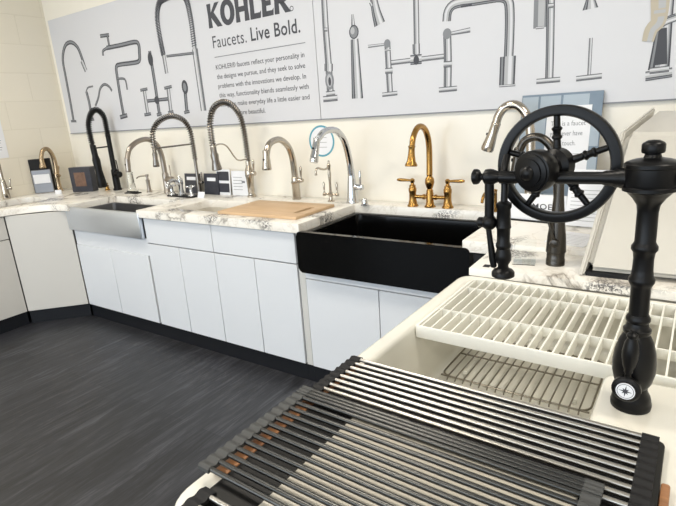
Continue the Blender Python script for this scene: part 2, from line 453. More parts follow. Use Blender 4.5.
# ------------------------------------------------------------------ countertops
ct = thing('countertop', 'long white marble countertop with grey veins along back and left walls', 'countertop', (2, -.3, .876))
outer = [(WX + .002, -1.70), (.572, -1.70), (.572, -.985), (.60, -.90), (.66, -.80), (.74, -.715), (.83, -.665), (.92, -.652),
         (.965, -.652), (.965, -.27), (1.775, -.27), (1.775, -.632), (3.135, -.632), (3.135, -.085), (4.012, -.085), (4.012, -.655), (4.95, -.655), (4.95, WY - .002), (WX + .002, WY - .002)]
hole1 = rbox_loop(.06, .46, -1.25, -.50, .08)
hole2 = rbox_loop(2.00, 2.99, -.515, -.20, .05)
b = new(); slab(b, outer, [hole1, hole2], .876, CT, .003, 2); obj('slab', b, M['marble'], ct, world=True)
t = thing('countertop', 'short marble countertop beyond the cream sink, one step lower', 'countertop', (4.5, -.8, .876))
b = new(); slab(b, [(4.140, -.935), (4.95, -.935), (4.95, -.658), (4.140, -.658)], [], .878, NT, .003, 2); obj('slab', b, M['marble'], t, world=True)

# undermount bowls
def bowl(label, loop, zt, zb, m_, cat='sink', loc=None, name='undermount_sink', drain=None):
    t = thing(name, label, cat, loc)
    b = new(); slab(b, offset(loop, .012), [loop], zb - .01, zt, .002, 1, hole_bottom=zb, hole_inset=.004, fr=.03); 
    obj('basin', b, m_, t, world=True)
    if drain:
        b = new(); lathe(b, [(.0, .0005), (.03, .0005), (.045, .004), (.05, .001), (.05, 0)], (drain[0], drain[1], zb)); obj('drain', b, M['chrome'], t, world=True)
    return t
bowl('grey stainless undermount bowl in the left wall counter', hole1, .8755, .73, M['steelin'], loc=(.26, -.9, .73), drain=(.26, -.9))
bowl('pale beige undermount sink half covered by the maple board', hole2, .8755, .73, M['bowl'], loc=(2.5, -.35, .73), drain=(2.2, -.35))

# stainless apron sink
t = thing('apron_sink', 'stainless steel farmhouse sink with a deep brushed apron front', 'sink', (1.35, -.4, .73))
lo = rbox_loop(.975, 1.77, -.592, -.285, .03)
b = new(); slab(b, [(.91, -.608), (1.79, -.608), (1.79, -.24), (.91, -.24)], [lo], .735, .8755, .002, 1, hole_bottom=.745, hole_inset=.003); obj('basin', b, M['steelin'], t, world=True)
b = new(); box(b, .893, 1.797, -.640, -.6085, .728, .905, .006, 3); obj('apron', b, M['steel'], t, world=True)
# black apron sink
t = thing('apron_sink', 'glossy black fireclay farmhouse sink between white cabinets', 'sink', (3.58, -.4, .67))
lo = rbox_loop(3.165, 3.985, -.59, -.115, .04)
b = new(); slab(b, rbox_loop(3.137, 4.010, -.632, -.06, .015), [lo], .68, .8755, .006, 3, hole_bottom=.69, hole_inset=.006)
obj('basin', b, M['blackfire'], t, world=True)
b = new(); rect_prism_xz(b, [(x, z) for x, z in rbox_loop(3.134, 4.044, .676, .893, .022)], -.660, -.633)
bmesh.ops.bevel(b, geom=[e for e in b.edges if abs(e.verts[0].co.y - e.verts[1].co.y) < 1e-5], offset=.005, segments=3, affect='EDGES')
obj('apron', b, M['blackfire'], t, world=True)

# ------------------------------------------------------------------ maple board
t = thing('cutting_board', 'light maple cutting board lying over the beige undermount sink', 'cutting board', (2.76, -.36, CT))
b = new(); slab(b, rbox_loop(2.462, 3.06, -.555, -.185, .008), [rbox_loop(2.965, 3.0, -.46, -.29, .017)], CT + .001, CT + .016, .003, 2); obj('board', b, M['board'], t, world=True)

# ------------------------------------------------------------------ poster on the back wall
PW = WY - .013
def wp(px, py, y=PW):
    d = V(CAM_M[0]) * ((px - 338) / FPX) - V(CAM_M[1]) * ((py - 253) / FPX) + V(CAM_M[2])
    k = (y - CAM_P.y) / d.y; return CAM_P + d * k
ps = thing('wall_poster', 'wide pale banner of printed faucets and black lettering on the back wall', 'poster', (2.6, WY - .006, 1.422))
b = new(); box(b, -.052, 2.838, PW, WY - .001, 1.422, 2.395, .001); obj('panel', b, M['poster'], ps, world=True)
b = new(); box(b, 2.842, 4.95, PW, WY - .001, 1.422, 2.395, .001); obj('panel', b, M['poster'], ps, world=True)
b = new(); box(b, -.052, 4.95, PW - .004, PW - .0003, 1.418, 1.4245); obj('edge_strip', b, M['inkm'], ps, world=True)
lay = [0]
def ribbon(bm, pts, w, y, mi, off=0., smooth=4):
    P = [wp(*p) for p in pts]; P = [V((p.x, 0, p.z)) for p in P]
    if len(P) > 2 and smooth: P = cr(P, smooth)
    rows = []
    for i, p in enumerate(P):
        a = P[max(0, i - 1)]; c = P[min(len(P) - 1, i + 1)]; d = (c - a).normalized(); n = V((-d.z, 0, d.x))
        ww = w if isinstance(w, (int, float)) else w[0] + (w[1] - w[0]) * i / (len(P) - 1)
        o = p + n * off * ww
        rows.append((bm.verts.new((o.x + n.x * ww / 2, y, o.z + n.z * ww / 2)), bm.verts.new((o.x - n.x * ww / 2, y, o.z - n.z * ww / 2))))
    for (a, c), (d, e) in zip(rows, rows[1:]):
        f = bm.faces.new((a, c, e, d)); f.material_index = mi
MI = [M['ink'], M['inkl'], M['inkm'], M['inkw'], M['inkg'], M['poster']]
def stroke(bm, pts, w, smooth=4, style=0, lvl=0):
    """printed tube: dark outline, pale body, one grey streak"""
    y0 = PW - .0004 - lvl * .0006
    base = (0, 3, 0, 2, 4)[style]
    ribbon(bm, pts, w, y0, base, smooth=smooth)
    k = (lambda q: q * w if isinstance(w, (int, float)) else (w[0] * q, w[1] * q))
    wm = w if isinstance(w, (int, float)) else max(w)
    if style == 0 and wm < .036 and lvl < 9 and pts[0][0] < 215:
        ribbon(bm, pts, k(.45), y0 - .0002, 2, .12, smooth)
    elif style == 0:
        ribbon(bm, pts, k(.82), y0 - .0002, 2, smooth=smooth); ribbon(bm, pts, k(.60), y0 - .0004, 1, .08, smooth); ribbon(bm, pts, k(.22), y0 - .00045, 5, .7, smooth); ribbon(bm, pts, k(.10), y0 - .0005, 0, -2.4, smooth)
    if style == 3: ribbon(bm, pts, k(.5), y0 - .0002, 1, .2, smooth)
    if style == 4: ribbon(bm, pts, k(.4), y0 - .0002, 1, .3, smooth)
def disc(bm, px, py, rw, rh=None, mi=0, lvl=1, n=18):
    c = wp(px, py); y = PW - .0004 - lvl * .0006; rh = rh or rw
    f = bm.faces.new([bm.verts.new((c.x + rw * math.cos(2 * PI * k / n), y, c.z + rh * math.sin(2 * PI * k / n))) for k in range(n)]); f.material_index = mi
def pf(fn, label):
    b = new(); fn(b)
    me = bpy.data.meshes.new('printed_faucet'); 
    for v in b.verts: v.co -= ps.location
    for f in b.faces:
        if f.normal.y > 0: f.normal_flip()
    b.normal_update()
    for f in b.faces:
        f.normal_update()
        if f.normal.y > 0: f.normal_flip()
    b.to_mesh(me); b.free()
    for k in MI: me.materials.append(k)
    o = bpy.data.objects.new('printed_faucet', me); COL.objects.link(o); o.parent = ps; o['label'] = label
A = lambda X, Y, s=3.375: (X / s, Y / s)                 # left crop
def Bc(X, Y): return (180 + X / 3.375, Y / 3.375)
def Cc(X, Y): return (340 + X / 3.375, Y / 3.375)
def Dc(X, Y): return (476 + X / 3.375, Y / 3.375)
def f1(b):
    stroke(b, [A(248, 405), A(235, 330), A(222, 260), A(212, 200), A(220, 155), A(240, 143), A(262, 160), A(278, 200), A(290, 238)], .034, style=0)
    stroke(b, [A(276, 205), A(291, 240)], .045, lvl=1); stroke(b, [A(240, 409), A(258, 409)], .02, lvl=1)
pf(f1, 'tall printed gooseneck at the banner left end')
def f2(b):
    stroke(b, [A(310, 402), A(302, 350), A(292, 310)], .035); stroke(b, [A(290, 312), A(297, 296), A(314, 291)], .014)
    stroke(b, [A(322, 358), A(332, 330), A(338, 300), A(352, 285), A(368, 292), A(378, 307)], .022); stroke(b, [A(302, 404), A(318, 402)], .025, lvl=1)
pf(f2, 'small printed faucet with a curved spout')
def f3(b):
    stroke(b, [A(338, 122), A(368, 118)], .028); stroke(b, [A(362, 118), A(371, 168)], .026)
    stroke(b, [A(348, 188), A(348, 172), A(362, 162)], .024)
    stroke(b, [A(360, 162), A(410, 152), A(455, 142), A(468, 150), A(471, 180), A(470, 205), A(450, 212), A(405, 218), A(393, 226), A(396, 260), A(407, 330), A(418, 392)], .034, 3, lvl=1)
    stroke(b, [A(396, 266), A(422, 268), A(430, 303)], .018, lvl=2); stroke(b, [A(406, 396), A(430, 389)], .035, lvl=2)
pf(f3, 'printed jointed pot filler with cross handle')
def f4(b):
    stroke(b, [A(505, 172), A(512, 215), A(524, 290), A(538, 385)], .034); disc(b, *A(508, 200), .03, .05)
    stroke(b, [A(498, 341), A(576, 333)], .026, lvl=1); stroke(b, [A(486, 300), A(499, 385)], .038, lvl=1); stroke(b, [A(567, 293), A(577, 378)], .038, lvl=1)
    stroke(b, [A(474, 305), A(498, 300)], .022, lvl=2); stroke(b, [A(555, 298), A(580, 292)], .022, lvl=2)
    stroke(b, [A(488, 388), A(510, 384)], .024, lvl=2); stroke(b, [A(568, 381), A(586, 377)], .024, lvl=2); stroke(b, [A(530, 388), A(546, 384)], .024, lvl=2)
    disc(b, *A(530, 338), .03, .03, 0, 3)
pf(f4, 'printed bridge faucet with two cross handles')
def f5(b):
    stroke(b, [A(624, 300), A(631, 378)], .034); disc(b, *A(624, 294), .034, .05, 0, 1); disc(b, *A(624, 294), .018, .03, 2, 2); stroke(b, [A(622, 380), A(640, 376)], .022, lvl=1)
pf(f5, 'small printed side spray')
def f6(b):
    P1 = [Bc(80, 372), Bc(64, 260), Bc(50, 165), Bc(36, 60), Bc(18, -8), Bc(-20, -22)]
    stroke(b, [Bc(80, 374), Bc(50, 165)], .058); stroke(b, P1[2:], .040, style=0)
    P2 = [A(600, -22), A(560, -8), A(538, 10), A(531, 60), A(541, 130), A(552, 185)]
    stroke(b, P2, .036); stroke(b, [A(548, 160), A(563, 248)], .038, lvl=1)
    stroke(b, [A(562, 190), A(655, 179)], .018, lvl=1)
    # coil ticks along both limbs
    for P in (P1[2:], P2):
        W = [wp(*p) for p in P]; W = cr([V((p.x, 0, p.z)) for p in W], 14)
        for i in range(1, len(W) - 1):
            d = (W[i + 1] - W[i - 1]).normalized(); n = V((-d.z, 0, d.x)); y = PW - .0022
            q = [W[i] + n * .026 + d * .002, W[i] - n * .026 + d * .008, W[i] - n * .026 + d * .014, W[i] + n * .026 + d * .008]
            f = b.faces.new([b.verts.new((v.x, y, v.z)) for v in q]); f.material_index = 0
pf(f6, 'tall printed spring faucet left of the lettering')
def f7(b):
    stroke(b, [Bc(486, -10), Bc(492, 100), Bc(500, 200), Bc(508, 320)], (0.0408, 0.0491)); disc(b, *Bc(505, 272), 0.0319, 0.0527, 2, 1); disc(b, *Bc(505, 272), 0.0198, 0.0372, 1, 2); disc(b, *Bc(506, 275), 0.0099, 0.0248, 0, 3)
    stroke(b, [Bc(488, 100), Bc(498, 100)], 0.0211, lvl=2); stroke(b, [Bc(502, 215), Bc(502, 240)], 0.0597, lvl=1); stroke(b, [Bc(484, 335), Bc(532, 330)], 0.0351, lvl=2); stroke(b, [Bc(494, 318), Bc(524, 314)], 0.0316, lvl=3)
pf(f7, 'printed ornate faucet column with a carved base')
def f8(b):
    stroke(b, [Bc(582, 48), Bc(585, 92)], (0.0127, 0.0281)); disc(b, *Bc(587, 108), 0.0319, 0.0372, 0, 1); disc(b, *Bc(587, 108), 0.0259, 0.0310, 2, 2); disc(b, *Bc(583, 104), 0.0138, 0.0186, 1, 3)
    stroke(b, [Bc(589, 132), Bc(599, 332)], (0.0505, 0.0772), lvl=0); stroke(b, [Bc(599, 318), Bc(599, 332)], 0.0737, lvl=1)
pf(f8, 'printed bottle shaped soap dispenser')
def f9(b):
    stroke(b, [Cc(112, -10), Cc(122, 40), Cc(134, 82)], (0.0416, 0.0702)); stroke(b, [Cc(102, 8), Cc(108, 20)], 0.0156, lvl=1)
    stroke(b, [Cc(256, -10), Cc(258, 100), Cc(259, 195)], 0.0322); stroke(b, [Cc(257, 148), Cc(258, 182)], 0.0416, lvl=1)
    stroke(b, [Cc(172, 212), Cc(352, 190)], 0.0260, lvl=0); stroke(b, [Cc(238, 203), Cc(276, 199)], 0.0494, lvl=2); disc(b, *Cc(258, 203), 0.0165, 0.0236, 0, 4)
    stroke(b, [Cc(160, 150), Cc(165, 240), Cc(169, 312)], 0.0364, lvl=1); disc(b, *Cc(160, 147), 0.0198, 0.0223, 2, 3); stroke(b, [Cc(152, 170), Cc(172, 168)], 0.0104, lvl=3)
    stroke(b, [Cc(95, 157), Cc(158, 149)], (0.0156, 0.0125), lvl=2); stroke(b, [Cc(143, 320), Cc(194, 314)], 0.0234, lvl=2); stroke(b, [Cc(153, 240), Cc(178, 238)], 0.0312, lvl=2)
    stroke(b, [Cc(362, 118), Cc(364, 200), Cc(363, 295)], 0.0426, lvl=1); disc(b, *Cc(362, 114), 0.0231, 0.0260, 2, 3)
    stroke(b, [Cc(362, 116), Cc(440, 101)], (0.0156, 0.0234), lvl=2); stroke(b, [Cc(334, 304), Cc(395, 298)], 0.0260, lvl=2); stroke(b, [Cc(350, 218), Cc(378, 216)], 0.0312, lvl=2)
pf(f9, 'large printed chrome bridge faucet with lever handles')
def f10(b):
    stroke(b, [Cc(360, 72), Cc(364, 40), Cc(380, 18), Cc(410, 8), Cc(450, 3), Cc(500, -5), Cc(545, -10), Cc(568, 4), Cc(573, 50), Cc(572, 120), Cc(569, 192)], 0.0458, 3)
    stroke(b, [Cc(567, 190), Cc(563, 290)], 0.0754, lvl=1); stroke(b, [Cc(538, 291), Cc(592, 287)], 0.0104, lvl=2); stroke(b, [Cc(408, 23), Cc(445, 17)], 0.0094, style=2, lvl=2)
pf(f10, 'printed square necked chrome faucet')
def f11(b):
    stroke(b, [Dc(218, -8), Dc(215, 94)], 0.0572, style=3); stroke(b, [Dc(202, 95), Dc(230, 92)], 0.0104, lvl=1)
    stroke(b, [Dc(252, -8), Dc(250, 150), Dc(247, 268)], 0.0364); stroke(b, [Dc(244, 20), Dc(262, 18)], 0.0208, lvl=1); stroke(b, [Dc(204, 275), Dc(284, 268)], 0.0234, lvl=2)
pf(f11, 'printed slim faucet with a ribbed grey hose')
def f12(b):
    stroke(b, [Dc(388, 128), Dc(381, 262)], 0.0146); stroke(b, [Dc(338, 266), Dc(425, 256)], 0.0234, lvl=1)
pf(f12, 'printed slender post on a flat base')
def f14(b):
    stroke(b, [Dc(386, -8), Dc(386, 30)], (0.0312, 0.0624), lvl=0)
pf(f14, 'printed spray tip at the banner top')
def f13(b):
    stroke(b, [Dc(648, -8), Dc(636, 80), Dc(626, 160), Dc(616, 235)], (0.0442, 0.0780)); ribbon(b, [Dc(632, 95), Dc(624, 218)], (0.0260, 0.0442), PW - .0019, 0)
    stroke(b, [Dc(572, 258), Dc(662, 244)], 0.0390, lvl=3); stroke(b, [Dc(586, 240), Dc(652, 232)], 0.0260, lvl=4)
    stroke(b, [Dc(676, 58), Dc(640, 72), Dc(608, 92), Dc(590, 115)], 0.0312, lvl=4)
    stroke(b, [Dc(622, -6), Dc(620, 40), Dc(614, 75), Dc(592, 100), Dc(580, 140)], (0.0676, 0.0442), style=4, lvl=5); stroke(b, [Dc(600, 45), Dc(640, 40)], 0.0312, style=4, lvl=6)
pf(f13, 'printed faucet body with a pale gold lever at the right end')
# lettering
def text(body, x0, z0, w, h, m_, name, label, bold=0., space=1., parent=ps, y=PW - .0006, ital=0):
    cu = bpy.data.curves.new(name, 'FONT'); cu.body = body; cu.offset = bold; cu.resolution_u = 3; cu.space_character = space
    to = bpy.data.objects.new('tmp', cu); COL.objects.link(to)
    dg = bpy.context.evaluated_depsgraph_get(); dg.update()
    me = bpy.data.meshes.new_from_object(to.evaluated_get(dg)); bpy.data.objects.remove(to)
    xs_ = [v.co.x for v in me.vertices]; ys_ = [v.co.y for v in me.vertices]
    sx = w / (max(xs_) - min(xs_)); mnx = min(xs_)
    cap = .70 if h > 0 else 1
    r = parent
    while r.parent: r = r.parent
    for v in me.vertices:
        X = (v.co.x - mnx) * sx; Z_ = v.co.y / .70 * h
        v.co = V((x0 + X, y, z0 + Z_)) - r.location
    me.name = name; me.materials.clear(); me.materials.append(m_)
    o = bpy.data.objects.new(name, me); COL.objects.link(o); o.parent = parent; o['label'] = label
    return o
# heavy wordmark from block outlines: each letter in a unit cell 0..1 high
def wordmark():
    b = new(); y = PW - .0006
    def poly(pts, ox, s, h, z0):
        f = b.faces.new([b.verts.new((ox + px_ * s, y, z0 + pz * h)) for px_, pz in pts])
    def ringp(o, i, ox, s, h, z0):
        n = len(o); a = [b.verts.new((ox + p[0] * s, y, z0 + p[1] * h)) for p in o]; c = [b.verts.new((ox + p[0] * s, y, z0 + p[1] * h)) for p in i]
        for k in range(n): b.faces.new((a[k], a[(k + 1) % n], c[(k + 1) % n], c[k]))
    z0 = 2.062; h = .150; x = 1.957; s = .15
    K = [[(.0, 0), (.26, 0), (.22, .5), (.26, 1), (0, 1), (.03, .5)], [(.22, .42), (.56, 0), (.88, 0), (.42, .62)], [(.22, .42), (.42, .62), (.80, 1), (.52, 1), (.22, .62)]]
    for q in K: poly(q, x, s, h, z0)
    n = 20; O_ = [(.44 + .44 * math.cos(2 * PI * k / n), .5 + .53 * math.sin(2 * PI * k / n)) for k in range(n)]
    I_ = [(.44 + .17 * math.cos(2 * PI * k / n), .5 + .30 * math.sin(2 * PI * k / n)) for k in range(n)]
    x += .122; ringp(O_, I_, x, s, h, z0)
    x += .137
    for q in ([(0, 0), (.26, 0), (.23, .5), (.26, 1), (0, 1), (.03, .5)], [(.52, 0), (.80, 0), (.77, .5), (.80, 1), (.52, 1), (.55, .5)], [(.22, .39), (.56, .39), (.56, .61), (.22, .61)]): poly(q, x, s, h, z0)
    x += .127
    for q in ([(0, 0), (.26, 0), (.26, 1), (0, 1), (.03, .5)], [(.24, 0), (.60, 0), (.64, .30), (.56, .22), (.24, .22)]): poly(q, x, s, h, z0)
    x += .102
    for q in ([(0, 0), (.26, 0), (.26, 1), (0, 1), (.03, .5)], [(.24, 0), (.62, 0), (.65, .28), (.56, .20), (.24, .20)], [(.24, .40), (.52, .40), (.52, .60), (.24, .60)], [(.24, .80), (.55, .80), (.62, .74), (.62, 1), (.24, 1)]): poly(q, x, s, h, z0)
    x += .102
    for q in ([(0, 0), (.26, 0), (.26, 1), (0, 1), (.03, .5)], [(.24, .80), (.5, .80), (.5, 1), (.24, 1)], [(.24, .38), (.5, .38), (.5, .56), (.24, .56)], [(.5, .38), (.66, .44), (.74, .60), (.74, .82), (.66, .96), (.5, 1), (.5, .8), (.5, .56)], [(.30, .40), (.56, .0), (.86, 0), (.54, .42)]): poly(q, x, s, h, z0)
    ringp([(.03 * 30 + .10 * math.cos(2 * PI * k / 12), .10 + .10 * math.sin(2 * PI * k / 12)) for k in range(12)], [(.9 + .07 * math.cos(2 * PI * k / 12), .10 + .07 * math.sin(2 * PI * k / 12)) for k in range(12)], x, s, h, z0)
    for v in b.verts: v.co -= ps.location
    obj('wordmark', b, M['ink'], ps, 'bold dark lettering along the banner top')
wordmark()
text('Faucets.', 1.975, 1.934, .315, .078, M['ink'], 'slogan_text', 'thin dark slogan word', 0.0, 1.05)
text('Live Bold.', 2.33, 1.938, .405, .080, M['ink'], 'slogan_text', 'bold dark slogan words', .015, 1.05)
b = new(); box(b, 1.975, 2.765, PW - .0009, PW - .0003, 1.873, 1.878); obj('rule_line', b, M['inkm'], ps, world=True)
lines = ['KOHLER\u00ae faucets reflect your personality in', 'the designs we pursue, and they seek to solve', 'problems with the innovations we develop. In',
         'this way, functionality blends seamlessly with', 'design to make everyday life a little easier and', 'more beautiful.']
for i, (l, w) in enumerate(zip(lines, (.775, .775, .775, .79, .79, .26))):
    text(l, 1.975 if i < 5 else 2.13, 1.795 - i * .062, w, .031, M['ink'], 'paragraph_line', 'small grey paragraph lettering', .004)

# sheet of text on the left wall
t = thing('wall_sign', 'white printed sheet taped to the cream block wall', 'sign', (WX, -.55, 1.5))
b = new(); box(b, WX + .0005, WX + .003, -.90, -.505, 1.262, 1.84); obj('sheet', b, M['paper'], t, world=True)
b = new()
for k in range(11):
    box(b, WX + .003, WX + .0036, -.86, -.535 - .05 * random.random(), 1.33 + k * .019, 1.334 + k * .019)
obj('text_lines', b, M['inkm'], t, world=True)

# ------------------------------------------------------------------ faucets
def lever(b, kind, p, d, L):
    """lever starting at p, along d"""
    p = V(p); d = V(d).normalized()
    if kind == 'flat': lathe(b, [(.005, 0), (.006, L * .4), (.0075, L * .85), (.004, L)], p, d, 10)
    elif kind == 'rod': lathe(b, [(.0045, 0), (.0045, L * .95), (.003, L)], p, d, 10)
    else: lathe(b, [(.006, 0), (.0045, L * .2), (.0085, L * .6), (.0095, L * .8), (.005, L * .97), (.001, L)], p, d, 12)
def gooseneck(label, x, y, z, rz, path, m_, r=(.014, .012), body=None, head=None, hz=.10, hl=.055, hr=.015, lev=('flat', (0, .25, 1), .08), group=None, name='kitchen_faucet', hside=1, hd=None):
    """spout in local xz plane towards +x; head = (start index in metres from the end, r0, r1)"""
    t = thing(name, label, 'faucet', (x, y, z), rz, group)
    b = new(); lathe(b, body, seg=24); obj('body', b, m_, t)
    zm = max(c for a, c in path); P = [V((a, 0, c - r[0] * .9 * max(0, (c / zm - .7) / .3))) for a, c in path[:-1]] + [V((path[-1][0], 0, path[-1][1]))]
    e = P[-1]; d = (P[-1] - P[-2]).normalized(); hlng, r0, r1 = head
    P2 = P[:-1] + [e - d * hlng * .0]
    b = new()
    S0 = e - d * hlng
    pts = P[:-1] if (P[-1] - P[-2]).length > hlng * .7 else P[:-2]
    tube(b, pts + [S0], r, 14, smooth=6); obj('neck', b, m_, t)
    b = new(); lathe(b, [(r[1] * .8, -.004), (r0, 0), (r0 * 1.05, .004), (r0, .010), (r0 * 1.02, hlng * .35), (r1 * .95, hlng * .8), (r1, hlng * .93), (r1 * .9, hlng), (r1 * .5, hlng - .001), (0, hlng - .002)], S0, d, 20)
    hd_ = obj('spray_head', b, m_, t)
    b = new(); k = d.orthogonal().normalized(); k = V((1, 0, 0)) if abs(d.x) < .8 else V((0, 0, 1))
    k = (k - d * k.dot(d)).normalized(); c = S0 + d * hlng * .45 + k * (r0 + r1) * .46
    lathe(b, [(0, .0), (.006, 0), (.006, .004), (0, .005)], c, k, 10); obj('spray_button', b, M['blackm'], hd_, 'small black button')
    if hl:
        b = new(); lathe(b, [(hr * .8, 0), (hr, .012), (hr, hl * .9), (hr * .85, hl), (0, hl + .002)], (0, 0, hz), (0, hside, 0), 18)
        hub = obj('handle', b, m_, t)
        b = new(); q = (0, hside * hl * .8, hz + hr * .5); dv = V(lev[1]); dv.y *= hside; lever(b, lev[0], q, dv, lev[2]); obj('lever', b, m_, hub)
    return t
RZ = -PI / 2
simple_body = [(.027, 0), (.027, .006), (.021, .012), (.0185, .05), (.018, .12), (.017, .15), (.014, .16)]
trad_body = [(.030, 0), (.030, .005), (.024, .012), (.018, .03), (.021, .06), (.024, .09), (.020, .12), (.015, .135), (.019, .145), (.019, .150), (.014, .158)]

gooseneck('polished nickel pull-down faucet cut off by the left picture edge', -.015, -.64, CT, -PI * .22,
          [(0, .15), (.0, .30), (.03, .385), (.09, .42), (.15, .385), (.17, .31), (.19, .22)], M['nickel'], body=[(.027, 0), (.03, .01), (.028, .06), (.022, .14), (.015, .17)], head=(.12, .016, .024), hz=.09, lev=('flat', (0, .2, 1), .075))
gooseneck('champagne bronze pull-down faucet in front of the block wall', .014, -.20, CT, RZ,
          [(0, .13), (-.010, .233), (-.002, .33), (.03, .398), (.075, .385), (.098, .32), (.104, .22)], M['champ'], r=(.019, .017),
          body=[(.03, 0), (.03, .008), (.024, .016), (.019, .07), (.022, .12), (.024, .15), (.016, .17)], head=(.085, .020, .029), hz=.14, hl=.05, lev=('flat', (0, .35, 1), .085))
gooseneck('brushed nickel high-arc faucet behind the steel sink', 1.338, -.03, CT, RZ,
          [(0, .13), (0, .18), (.005, .30), (.04, .40), (.115, .445), (.205, .43), (.275, .378), (.308, .30), (.316, .206)], M['brushed'], r=(.020, .018),
          body=[(.030, 0), (.030, .005), (.026, .01), (.025, .10), (.025, .15), (.020, .16)], head=(.10, .0195, .020), hz=.105, hl=.085, hr=.024, lev=('rod', (-.1, -.15, 1), .10))
gooseneck('polished nickel arched pull-down faucet behind the maple board', 2.654, -.03, CT, RZ,
          [(0, .13), (.002, .2), (.010, .27), (.038, .35), (.10, .405), (.16, .413), (.222, .385), (.255, .315), (.262, .225)], M['nickel'], r=(.021, .019),
          body=[(.030, 0), (.030, .012), (.027, .014), (.026, .10), (.030, .105), (.030, .115), (.025, .12), (.025, .14), (.021, .15)], head=(.115, .021, .029), hz=.125, hl=.062, hr=.014, lev=('teardrop', (0, .02, 1), .085))
gooseneck('tall polished chrome tapered faucet beside the black sink', 3.095, -.04, CT, RZ,
          [(0, .12), (.003, .17), (.014, .26), (.055, .38), (.12, .445), (.19, .461), (.255, .452), (.305, .42), (.335, .37), (.365, .285)], M['chrome'], r=(.020, .017),
          body=[(.038, 0), (.038, .01), (.034, .02), (.028, .10), (.022, .16), (.019, .2)], head=(.13, .019, .024), hz=.095, hl=.075, hr=.018, lev=('flat', (0, 0, 1), .09))
# the tall nickel one behind the wheel
gooseneck('satin nickel pull-down faucet before the slate blue board', 4.150, -.155, CT, PI - .0,
          [(0, .12), (0, .3), (.005, .40), (.022, .475), (.055, .523), (.090, .536), (.125, .523), (.150, .485), (.162, .44), (.203, .312)], M['nickel'], r=(.021, .020),
          body=trad_body, head=(.135, .0215, .031), hz=.09, lev=('teardrop', (0, .1, 1), .08), hside=-1)
gooseneck('dark bronze tapered faucet on the step behind the wheel', 4.397, -.79, NT, PI,
          [(0, .2), (.008, .30), (.022, .39), (.05, .435), (.083, .450), (.118, .435), (.138, .39), (.145, .31)], M['dark'], r=(.0145, .014),
          body=[(.031, 0), (.031, .02), (.0295, .022), (.0295, .045), (.033, .047), (.030, .10), (.022, .17), (.016, .25), (.0145, .33), (.013, .36)], head=(.09, .015, .018), hz=.085, hl=.045, lev=('rod', (.3, .1, 1), .08))

def ring_stack(b, c, r, z):
    lathe(b, [(r * .7, -.004), (r, -.002), (r, .002), (r * .7, .004)], V(c) + V((0, 0, z)))
# spring faucets
def spring_faucet(label, x, y, neck, m_, body, col_top, R, wr, pitch, wand, dock, hz, hl, hr, lev, dockz, coil_all=True, wand_m=None, sm=None):
    t = thing('spring_faucet', label, 'faucet', (x, y, CT), RZ)
    b = new(); lathe(b, body, seg=20); obj('body', b, m_, t)
    zm = max(c for a, c in neck); P = [V((a, 0, c - R * 1.1 * max(0, (c / zm - .7) / .3))) for a, c in neck[:-1]] + [V((neck[-1][0], 0, neck[-1][1]))]
    b = new(); tube(b, P, R * .62, 10, smooth=6); obj('hose', b, sm or M['blackm'], t)
    b = new(); spring(b, P, R, wr, pitch); obj('spring', b, sm or m_, t)
    b = new(); e = P[-1]; d = V((wand[2], 0, wand[1] - e.z)).normalized() if False else V((wand[0] - e.x, 0, wand[1] - e.z)); L = d.length; d.normalize()
    k = wand[2]
    lathe(b, [(k * .6, 0), (k * .75, .006), (k * .75, L * .25), (k, L * .35), (k * .9, L * .6), (k * 1.15, L * .85), (k * 1.25, L * .97), (k * 1.1, L), (0, L)], e, d, 16); obj('spray_wand', b, wand_m or m_, t)
    if dock == 'arm':
        b = new(); tube(b, [(0, 0, dockz[0]), (dockz[2], 0, dockz[1])], .006, 10); lathe(b, [(.013, -.012), (.016, -.01), (.016, .01), (.013, .012)], (dockz[2], 0, dockz[1])); obj('docking_arm', b, m_, t)
    else:
        b = new(); tube(b, [(0, 0, dockz[0]), (.03, 0, dockz[0] + .001), (dockz[2] * .35, 0, dockz[0] + .01), (dockz[2] * .6, 0, dockz[1] * .97), (dockz[2] * .8, 0, dockz[1] + .01), (dockz[2], 0, dockz[1])], .005, 10, smooth=5)
        lathe(b, [(.014, -.01), (.017, -.008), (.017, .008), (.014, .01)], (dockz[2], 0, dockz[1])); obj('docking_arm', b, m_, t)
    b = new(); lathe(b, [(hr * .8, 0), (hr, .01), (hr, hl * .9), (hr * .8, hl), (0, hl)], (0, 0, hz), (0, 1, 0), 16)
    h = obj('handle', b, m_, t); b = new(); lever(b, lev[0], (0, hl * .8, hz + hr * .6), lev[1], lev[2]); obj('lever', b, m_, h)
    return t
spring_faucet('matt black spring faucet in the corner by the steel sink', .659, -.03,
              [(0, .45), (.0, .53), (.0, .60), (.015, .66), (.055, .70), (.105, .68), (.145, .60), (.156, .53), (.156, .44), (.152, .40)], M['black'],
              [(.036, 0), (.036, .01), (.030, .02), (.029, .13), (.029, .17), (.021, .185), (.020, .46), (.017, .48)], .48, .021, .0048, .017, (.135, .045, .032), 'arm', .135, .075, .027, ('rod', (0, -.1, 1), .11), (.375, .372, .15))
spring_faucet('stainless semi-professional spring faucet left of the card displays', 1.715, -.03,
              [(0, .26), (.002, .40), (.010, .48), (.056, .563), (.155, .599), (.26, .570), (.325, .50), (.338, .42), (.339, .385)], M['dnick'],
              [(.026, 0), (.026, .008), (.017, .014), (.015, .12), (.012, .14), (.012, .27), (.009, .28)], .28, .0165, .0040, .0165, (.345, .25, .018), 'arm', .09, .05, .014, ('rod', (0, .1, 1), .07), (.375, .375, .335), sm=M['dnick'])
